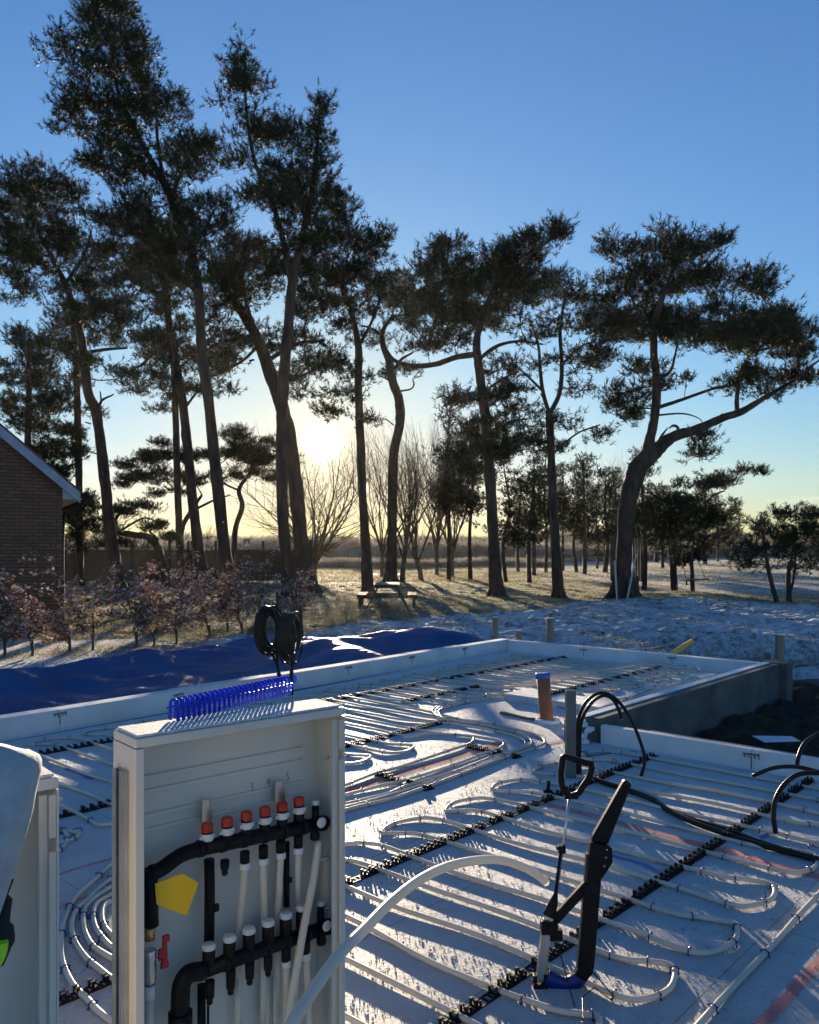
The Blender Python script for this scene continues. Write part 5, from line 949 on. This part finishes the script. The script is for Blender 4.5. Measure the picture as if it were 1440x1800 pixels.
def manifold():
    c = cabA; of = .060; Z = lambda x, y: (180 + x / 2.904, 1180 + y / 2.904); at = lambda x, y, o=of: c.at(*Z(x, y), o)
    e = empty('pipe_manifold', at(700, 1200), 'black pipe manifold with red and white caps inside the open cabinet', 'manifold'); up = c.z
    # upper bar and its connection to the left
    A, B = at(500, 905), at(1120, 775); A0 = at(300, 1010); m = MB(); m.tube(catmull([at(245, 1030), A0, at(400, 940), A], 5), [.017] * 16, 16); bar = (B - A)
    m.tube([A, B], .0175, 18)
    for k in range(7): p = A.lerp(B, k / 6.); m.tube([p - bar.normalized() * .006, p + bar.normalized() * .006], .0195, 18)
    m.tube([at(245, 1010), at(245, 1140), at(250, 1300)], .016, 14); m.build('upper_bar', M['black'], e)
    A2, B2 = at(510, 1530), at(1140, 1305); m = MB(); m.tube([A2, B2], .0175, 18); bar2 = B2 - A2
    for k in range(7): p = A2.lerp(B2, k / 6.); m.tube([p - bar2.normalized() * .006, p + bar2.normalized() * .006], .0195, 18)
    m.tube(catmull([A2, at(440, 1545), at(405, 1600), at(398, 1680), at(395, 1850)], 5), .021, 16); m.tube([at(398, 1740), at(398, 1850)], .027, 16); m.build('lower_bar', M['black'], e)
    reds = [(535, 800, 860), (637, 770, 830), (736, 740, 800), (830, 715, 772), (918, 690, 745), (1004, 662, 720)]
    for k, (x, yr, yb) in enumerate(reds):
        p = at(x, yr + 100); t = at(x, yr + 20); q = MB(); q.lathe(p, up, [(0, .014), (.006, .014), (.008, .0135), ((t - p).length, .0135)], 16); q.build('valve_body', M['black'], e)
        t = at(x, yr + 62); q = MB(); q.lathe(t, up, [(0, .0135), (.002, .0150), (.013, .0150), (.015, .0140), (.018, .0125)], 22)
        for s in (-1, 1): q.box(t + up * .007 + c.x * s * .0165, (.005, .006, .008), (c.x, -c.n, up))
        q.build('white_ring', M['white'], e)
        q = MB(); t2 = t + up * .0182; q.lathe(t2, up, [(0, .0115), (.003, .0128), (.019, .0125), (.022, .0115), (.0225, .006)], 24)
        for a in range(16): an = a / 16 * 6.283; q.box(t2 + up * .011 + (c.x * math.cos(an) + c.n * math.sin(an)) * .0128, (.0016, .0016, .016), (c.x, -c.n, up))
        q.build('red_cap', M['red'], e)
    for k, (x, y) in enumerate(((543, 1400), (649, 1358), (748, 1318), (846, 1278), (937, 1240), (1018, 1200))):
        t = at(x, y + 20); p = at(x, y + 130); q = MB(); q.lathe(p, up, [(0, .0135), (.012, .0135), (.013, .0148), ((t - p).length - .004, .0148), ((t - p).length, .013)], 16); q.build('valve_body', M['black'], e)
        q = MB(); q.lathe(t + up * .0005, up, [(0, .0138), (.001, .0150), (.010, .0150), (.013, .0140), (.0135, .008)], 24)
        for a in range(20): an = a / 20 * 6.283; q.box(t + up * .006 + (c.x * math.cos(an) + c.n * math.sin(an)) * .0150, (.0012, .0012, .009), (c.x, -c.n, up))
        q.build('white_cap', M['white'], e)
    # outlets under the upper bar
    outs = [(727, 920, 1000, 700, 1320), (822, 890, 975, 826, 1290), (910, 860, 945, 896, 1250), (1000, 830, 920, 996, 1215)]
    for k, (x, y0, y1, x2, y2) in enumerate(outs):
        a, b = at(x, y0), at(x, y1 - 20); q = MB(); q.tube([a, b], .0115, 14); q.build('outlet', M['black'], e); q = MB(); q.lathe(at(x, y1 + 12), up, [(0, .011), (.002, .0128), (.014, .0128), (.017, .011)], 20); q.build('pipe_nut', M['white'], e)
        q = MB(); q.tube(catmull([at(x, y1 + 4), at((x + x2) / 2, (y1 + y2) / 2, .075), at(x2, y2, .095), at(x2 - 6, y2 + 500, .098)], 5), .0085, 12); q.build('connected_pipe', M['pipe_white'], e)
    a = at(625, 950); q = MB(); q.lathe(at(625, 1040), up, [(0, .006), (.006, .008), (.008, .0065), (.014, .009), (.02, .0105), (.035, .0105)], 14); q.build('plugged_outlet', M['black'], e)
    q = MB(); q.tube([at(545, 960, .085), at(548, 1100, .085), at(545, 1380, .085)], .0125, 8); q.box(at(580, 1207, .08), (.012, .01, .016), (c.x, -c.n, up)); q.build('bracket_post', M['black'], e); q = MB(); q.tube([at(940, 870, .085), at(940, 1200, .085)], .008, 8); q.box(at(955, 1065, .08), (.01, .01, .012), (c.x, -c.n, up)); q.build('bracket_post', M['black'], e)
    for (x, y) in ((532, 710), (905, 615)):
        q = MB(); q.box(at(x, y, .10), (.022, .003, .050), (c.x, -c.n, up)); q.box(at(x - 22, y, .098), (.003, .008, .050), (c.x, -c.n, up)); q.box(at(x + 22, y, .098), (.003, .008, .050), (c.x, -c.n, up)); o = q.build('steel_bracket', M['steel'], e); q = MB(); q.lathe(at(x, y + 18, .097), c.n, [(0, .005), (.003, .004)], 8); q.build('bolt', M['zinc'], o)
    for k, (x, y0, y1) in enumerate(((548, 1640, 1700), (655, 1580, 1650), (752, 1540, 1600), (846, 1490, 1555))):
        q = MB(); q.lathe(at(x, y1), up, [(0, .0055), (.005, .008), (.007, .0062), (.013, .0082), (.016, .0105), ((at(x, y0 - 60) - at(x, y1)).length, .0115)], 14); q.build('plugged_outlet', M['black'], e)
    for k, (x, y0) in enumerate(((938, 1440), (1038, 1400))):
        q = MB(); q.tube([at(x, y0 - 40), at(x, y0 + 40)], .0115, 14); q.build('outlet', M['black'], e); q = MB(); q.lathe(at(x + 2, y0 + 72), up, [(0, .011), (.002, .0128), (.016, .0128), (.019, .011)], 20); q.build('pipe_nut', M['white'], e)
        q = MB(); q.tube(catmull([at(x + 2, y0 + 60), at(x + 2 + 10 * k, y0 + 250), at(x + 20 * k, y0 + 480)], 5), .0085, 12); q.build('connected_pipe', M['pipe_white'], e)
    # end fittings at the right
    for (x, y) in ((1118, 772), (1146, 1300)):
        q = MB(); q.lathe(at(x, y, of - .008), c.n, [(0, .019), (.012, .019), (.014, .017)], 22); q.build('end_fitting', M['black'], e); q = MB(); q.lathe(at(x, y, of - .0222), c.n, [(0, .0135), (.002, .0135), (.003, .012)], 22); q.build('white_disc', M['white'], e)
    for (x, y, y2) in ((1088, 655, 790), (1115, 1170, 1290)):
        q = MB(); q.lathe(at(x, y2), up, [(0, .010), ((at(x, y + 35) - at(x, y2)).length, .009)], 14); q.build('vent_stem', M['black'], e); q = MB(); q.lathe(at(x, y + 25), up, [(0, .0100), (.009, .0100), (.011, .008)], 18); q.build('vent_cap', M['white'], e)
    for (x, y) in ((1085, 850), (1118, 1385)): q = MB(); q.lathe(at(x, y + 10), up, [(0, .010), (.003, .0125), (.014, .0125), (.02, .010), (.03, .010)], 18); q.build('drain_nut', M['black'], e)
    # ball valve at the left
    q = MB(); q.tube([at(240, 1300), at(240, 1370)], .012, 14); q.build('brass_union', M['brass'], e); q = MB(); q.lathe(at(242, 1600), up, [(0, .012), (.01, .013), (.02, .0145), (.04, .0145), (.05, .012), (.06, .0145), (.075, .0145), (.078, .012)], 16); q.tube([at(262, 1470), at(300, 1470)], .004, 8); q.build('valve_body_steel', M['steel'], e)
    q = MB(); q.box(at(318, 1435, of - .012), (.013, .008, .055), (c.x, -c.n, up), .8); q.box(at(325, 1365, of - .012), (.016, .008, .016), (c.x, -c.n, up)); q.box(at(318, 1500, of - .012), (.018, .008, .014), (c.x, -c.n, up)); q.box(at(300, 1440, of - .012), (.014, .008, .02), (c.x, -c.n, up)); q.build('red_lever', M['redlever'], e, bevel=.002)
    q = MB(); q.tube([at(240, 1660), at(240, 1900)], .0095, 12); q.build('connected_pipe', M['pipe_white'], e); q = MB(); q.tube([at(240, 1600), at(240, 1670)], .0125, 12); q.build('pipe_nut', M['white'], e)
    k = MB(); k.poly([at(268, 1085, of - .02), at(275, 1190, of - .02), at(428, 1248, of - .022), at(490, 1080, of - .022), at(410, 1032, of - .02)], .0012, c.n); k.build('yellow_tag', M['yellow'], e)
    # pipes running down behind the lower bar
    for x in (690, 840, 885): q = MB(); q.tube([at(x, 1560, .098), at(x - 4, 2000, .098)], .0085, 10); q.build('connected_pipe', M['pipe_white'], e)
    q = MB(); q.tube([at(506, 1600, .1), at(506, 2000, .1)], .010, 8); q.build('bracket_post', M['black'], e); q = MB(); q.tube([at(540, 1700, .08), at(540, 2000, .08)], .003, 6); q.build('bracket_post', M['black'], e)
    q = MB(); q.tube(catmull([at(1105, 865), at(1080, 1050, .05), at(1030, 1300, .035), at(985, 1560, .03), at(930, 1850, .02)], 6), .0098, 12); q.build('slanting_pipe', M['pipe_white'], e)
manifold()
# curved loose pipe
P = [D(x, y, d) for x, y, d in ((470,1860,1.42),(512,1800,1.45),(548,1745,1.50),(595,1680,1.58),(642,1632,1.68),(687,1586,1.80),(739,1546,1.93),(791,1522,2.06),(843,1512,2.18),(878,1512,2.25),(912,1521,2.30),(940,1535,2.34),(960,1551,2.38))]
m = MB(); Q = catmull(P, 6); m.tube(Q, .0115, 16, cap=False); o = m.build('loose_pipe', M['pipe_white'], origin=Q[0]); tag(o, 'loose white pipe curving out of the open cabinet, its end hanging over the slab', 'pipe')
m = MB(); t = (Q[-1] - Q[-2]).normalized(); m.tube([Q[-1] - t * .01, Q[-1] - t * .004], .0085, 14); 
# blue clip stack on the cabinet
def comb():
    c = cabA; a = G(306, 1268, ZT + .006); b = G(503, 1222, ZT + .006); e = empty('clip_stack', a, 'stack of bright blue pipe clips standing on the open cabinet', 'clip stack'); t = (b - a); L = t.length; t /= L; n = Vector((-t.y, t.x, 0)); z = Vector((0, 0, 1)); k = 25
    for i in range(k):
        p = a + t * (L * i / (k - 1)); m = MB(); R = .012; H = .038
        P = [p + n * R + z * .002] + [p + n * R + z * H] + [p + n * R * math.cos(q) + z * (H + R * math.sin(q)) for q in np.linspace(.2, math.pi - .2, 7)] + [p - n * R + z * H, p - n * R + z * .002]
        m.tube(P, .0036, 7)
        for s in (-1, 1): m.box(p + n * s * R * 1.2 + z * .010, (.004, .006, .010), (t, n, z)); m.box(p + n * s * R * 1.2 + z * .024, (.004, .006, .004), (t, n, z))
        m.build('clip', M['blue_comb'], e)
    m = MB(); m.tube([a + z * .031 + n * .0125 - t * .01, b + z * .031 + n * .0125 + t * .01], .0022, 6); m.tube([a + z * .031 - n * .0125 - t * .01, b + z * .031 - n * .0125 + t * .01], .0022, 6); m.build('joining_strip', M['blue_comb'], e)
comb()
m = MB(); p = G(512, 1213, ZT + .006); m.tube(catmull([p, p + Vector((.002, 0, .014)), p + Vector((.010, 0, .022)), p + Vector((.012, 0, .034)), p + Vector((.006, 0, .040))], 4), .004, 7); m.tube([p + Vector((-.008, .01, 0)), p + Vector((-.006, .01, .018))], .004, 6); tag(m.build('plastic_hook', M['blue_comb'], origin=p), 'small bright blue plastic hook right of the clip stack', 'hook')
# second cabinet and the jacket
pC = G(104, 1366, ZT); cabB = Cab((pC.x - cabA.x.x * .50, pC.y - cabA.x.y * .50), .50, .125, ZT, (cabA.x.x, cabA.x.y)); eB = empty('manifold_cabinet', cabB.P(0, 0), 'second white steel cabinet at the left edge under the grey jacket', 'cabinet', 'white steel manifold cabinets'); cabB.shell(eB)
def jacket():
    out = [(75, 1332), (66, 1372), (60, 1410), (44, 1470), (24, 1530), (6, 1590), (-14, 1640)]
    d = 1.28; nr, nc = 40, 30; V = []; F = []
    for i in range(nr):
        f = i / (nr - 1); y = 1316 + f * 330; xr = np.interp(y, [1316, 1320, 1330, 1350, 1380, 1420, 1480, 1540, 1600, 1650], [52, 66, 74, 74, 66, 59, 42, 22, 2, -18])
        for j in range(nc):
            g = j / (nc - 1); th = g * math.pi; x = -90 + (xr + 90) * .5 * (1 - math.cos(th)); dep = d - .06 * math.sin(th) * (1 - .3 * f) - .008 * math.sin(g * 17 + f * 5) * f + .05 * (1 - f) ** 6; p = D(x, y + 5 * math.sin(g * 9), dep); V.append(tuple(p))
    bk = len(V)
    for i in range(nr):
        for j in range(nc): p = Vector(V[i * nc + j]); V.append(tuple(p + Vector((-.02, .025, 0)) * (1 - abs(j / (nc - 1) * 2 - 1) ** 4 * .8)))
    for i in range(nr - 1):
        for j in range(nc - 1):
            a = i * nc + j; F.append((a, a + 1, a + nc + 1, a + nc)); F.append((bk + a, bk + a + nc, bk + a + nc + 1, bk + a + 1))
    for j in range(nc - 1): F.append((j, bk + j, bk + j + 1, j + 1)); q = (nr - 1) * nc + j; F.append((q, q + 1, bk + q + 1, bk + q))
    for i in range(nr - 1): q = i * nc; F.append((q, q + nc, bk + q + nc, bk + q)); q += nc - 1; F.append((q, bk + q, bk + q + nc, q + nc))
    e = empty('jacket', D(0, 1500, d), 'pale grey jacket draped over the second cabinet at the left edge', 'jacket'); og = np.array(e.location); o = npmesh('outer_cloth', np.array(V) - og, F, M['jacket'], e, smooth=True)
    m = MB(); m.tube(catmull([D(20, 1545, d + .02), D(8, 1580, d + .01), D(2, 1630, d), D(4, 1655, d), D(-10, 1690, d)], 5), [.004] * 5 + [.012] * 5 + [.018] * 6 + [.016] * 5, 12); m.build('lining', M['jacketb'], e)
    m = MB(); m.tube(catmull([D(4, 1655, d - .02), D(1, 1675, d - .02), D(-8, 1695, d - .02)], 5), .009, 10); m.build('hi_vis_band', M['hivis'], e)
jacket()
# ---------------------------------------------------------------- tacker
def tacker():
    d = 3.0; f = G(950, 1722); e = empty('clip_tacker', f, 'black clip tacker with a D-handle rod and a curved magazine, standing on the slab', 'tool'); T = lambda x, y, k=0.0: D(x, y, d + k)
    Z = lambda x, y, k=0.0: T(900 + x / 4, 1350 + y / 4, k)
    m = MB(); m.beam(Z(250, 1060), Z(200, 1500), .034, .022, Vector((0, 1, 0))); m.build('guide_channel', M['steel2'], e, bevel=.002)
    m = MB(); m.box(Z(195, 1530), (.052, .05, .026)); m.box(Z(160, 1490), (.014, .03, .04)); m.box(Z(240, 1500), (.02, .03, .06)); m.build('foot', M['black'], e, bevel=.003)
    m = MB(); m.tube([Z(405, 215, .02), Z(370, 480, .02), Z(310, 900, .01)], .0055, 10); m.build('plunger_rod', M['steel'], e)
    m = MB(); m.tube([Z(350, 540, .02), Z(352, 595, .02)], .015, 6); m.box(Z(330, 560, .02), (.02, .02, .012)); m.tube([Z(345, 600, .018), Z(308, 890, .012)], .0075, 8); m.build('stop_collar', M['black'], e)
    m = MB(); m.tube([Z(308, 890, .01), Z(290, 960, .005), Z(255, 1040)], [.009, .018, .022], 10); m.build('socket', M['black'], e, bevel=.001)
    h = MB(); P = [Z(400, 190, .02), Z(372, 165, .02), Z(352, 120, .02), Z(345, 40, .02), Z(352, -20, .02), Z(362, -75, .02), Z(400, -72, .02), Z(520, -35, .02), Z(560, -22, .02), Z(545, 60, .02), Z(500, 130, .02), Z(465, 180, .02), Z(405, 200, .02)]; h.tube(catmull(P, 4), .0115, 10); h.box(Z(415, 195, .02), (.05, .02, .02)); h.build('handle', M['black'], e)
    m = MB(); m.poly([Z(790, 70, .04), Z(828, 100, .04), Z(820, 130, .04), Z(665, 520, 0.02), Z(545, 500, 0.02), Z(560, 460, .02), Z(770, 85, .04)], .03, (0, -1, 0)); m.build('magazine_arm', M['black'], e, bevel=.006)
    m = MB(); m.poly([Z(540, 500), Z(690, 540), Z(695, 640), Z(645, 720), Z(615, 760), Z(510, 780)], .035, (0, -1, 0)); m.build('magazine_clamp', M['black'], e, bevel=.004)
    for x, y in ((668, 575), (662, 630), (650, 690)): m = MB(); m.lathe(Z(x, y, -.035), (0, -1, 0), [(0, .004), (.003, .003)], 8); m.build('bolt', M['zinc'], e)
    P = [Z(580, 600), Z(555, 900), Z(535, 1150), Z(515, 1380), Z(490, 1440), Z(440, 1500), Z(370, 1520), Z(300, 1500), Z(235, 1460)]; Q = catmull(P, 5)
    m = MB(); o = len(m.v); up = Vector((0, -1, 0))
    for i, q in enumerate(Q):
        t = (Q[min(i + 1, len(Q) - 1)] - Q[max(i - 1, 0)]).normalized(); n = t.cross(up).normalized(); w = .030 if i < 18 else .026 - .0003 * (i - 18)
        for a, b in ((-w, -.016), (w * .9, -.016), (w, -.010), (w, .016), (-w, .016)): m.v.append(q + n * a + up * b)
    for i in range(len(Q) - 1):
        for k in range(5): a = i * 5 + k; b = i * 5 + (k + 1) % 5; m.f.append((a, b, b + 5, a + 5)); m.sm.append(False)
    m.f.append((4, 3, 2, 1, 0)); m.sm.append(False); q = (len(Q) - 1) * 5; m.f.append(tuple(q + k for k in range(5))); m.sm.append(False)
    n18 = 17; nb = MB(); nb.v = m.v[: (n18 + 1) * 5]; nb.f = [f_ for f_ in m.f if max(f_) < (n18 + 1) * 5]; nb.sm = [False] * len(nb.f); nb.build('magazine', M['black'], e, bevel=.003)
    tail = MB(); tail.v = m.v[n18 * 5:]; tail.f = [tuple(i - n18 * 5 for i in f_) for f_ in m.f if min(f_) >= n18 * 5]; tail.sm = [False] * len(tail.f); tail.build('magazine_curve', M['black'], e)
    b = MB(); 
    for i in range(22, len(Q)):
        for hh in (0, .5):
            q = Q[i].lerp(Q[min(i + 1, len(Q) - 1)], hh); t = (Q[min(i + 1, len(Q) - 1)] - Q[i - 1]).normalized(); n = t.cross(up).normalized(); b.tube([q + n * -.022 + up * .018, q + n * .018 + up * .026, q + n * .030 + up * .012], .0032, 6)
    b.build('loaded_clips', M['blue_clip'], e)
    m = MB(); m.beam(Z(610, 730), Z(300, 1070), .034, .022, Vector((0, 1, 0))); m.build('brace', M['black'], e, bevel=.003)
    m = MB(); m.box(Z(260, 1110), (.06, .045, .05)); m.box(Z(310, 1170), (.045, .03, .04)); m.box(Z(225, 1100), (.014, .03, .03)); j = m.build('joint_block', M['black'], e, bevel=.002); m = MB(); m.lathe(Z(245, 1110, -.026), (0, -1, 0), [(0, .004), (.003, .003)], 8); m.lathe(Z(275, 1140, -.026), (0, -1, 0), [(0, .004), (.003, .003)], 8); m.build('rivets', M['zinc'], j)
    m = MB(); s = [Z(270, 1180), Z(320, 1245), Z(350, 1340), Z(420, 1600), Z(480, 1790), Z(500, 1850), Z(505, 1790), Z(495, 1615), Z(580, 1545)]; s2_ = [G(900 + 580 / 4, 1350 + 1545 / 4, .02), G(900 + 690 / 4, 1350 + 1628 / 4, .015), G(900 + 714 / 4, 1350 + 1610 / 4, .02), G(900 + 560 / 4, 1350 + 1430 / 4, .07)]
    P = [Z(270, 1180, -.02), Z(320, 1245, -.03), Z(350, 1340, -.05), Z(420, 1600, -.12), Z(470, 1780, -.16)]; m.tube(P, .0022, 6); m.build('stand_wire', M['hose'], e)
    m = MB(); P = [G(1020, 1797, .02), G(1026, 1798, .02), G(1024, 1754, .03), G(1045, 1736, .03), G(1075, 1758, .015), G(1079, 1752, .02), G(1040, 1706, .09)]; m.tube(P, .0022, 6); m.build('prop_wire', M['hose'], e)
M['steel2'] = mat('brushed_aluminium', (.42, .43, .44), .35, (.52, .53, .53), 20, metal=.85, stretch=(1, 1, .1))
tacker()
# ---------------------------------------------------------------- haze
def haze():
    m = bpy.data.materials.new('haze'); m.use_nodes = True; N = m.node_tree.nodes; L = m.node_tree.links; N.clear(); out = N.new('ShaderNodeOutputMaterial'); v = N.new('ShaderNodeVolumePrincipled')
    v.inputs['Color'].default_value = (1, .93, .82, 1); v.inputs['Density'].default_value = HAZE_D; v.inputs['Anisotropy'].default_value = .5; L.new(v.outputs[0], out.inputs['Volume'])
    b = MB(); b.box((40, 150, 16), (900, 440, 36)); tag(b.build('haze', m), 'thin cold morning haze over the field', kind='stuff')
HAZE_D = 0.00011
haze()
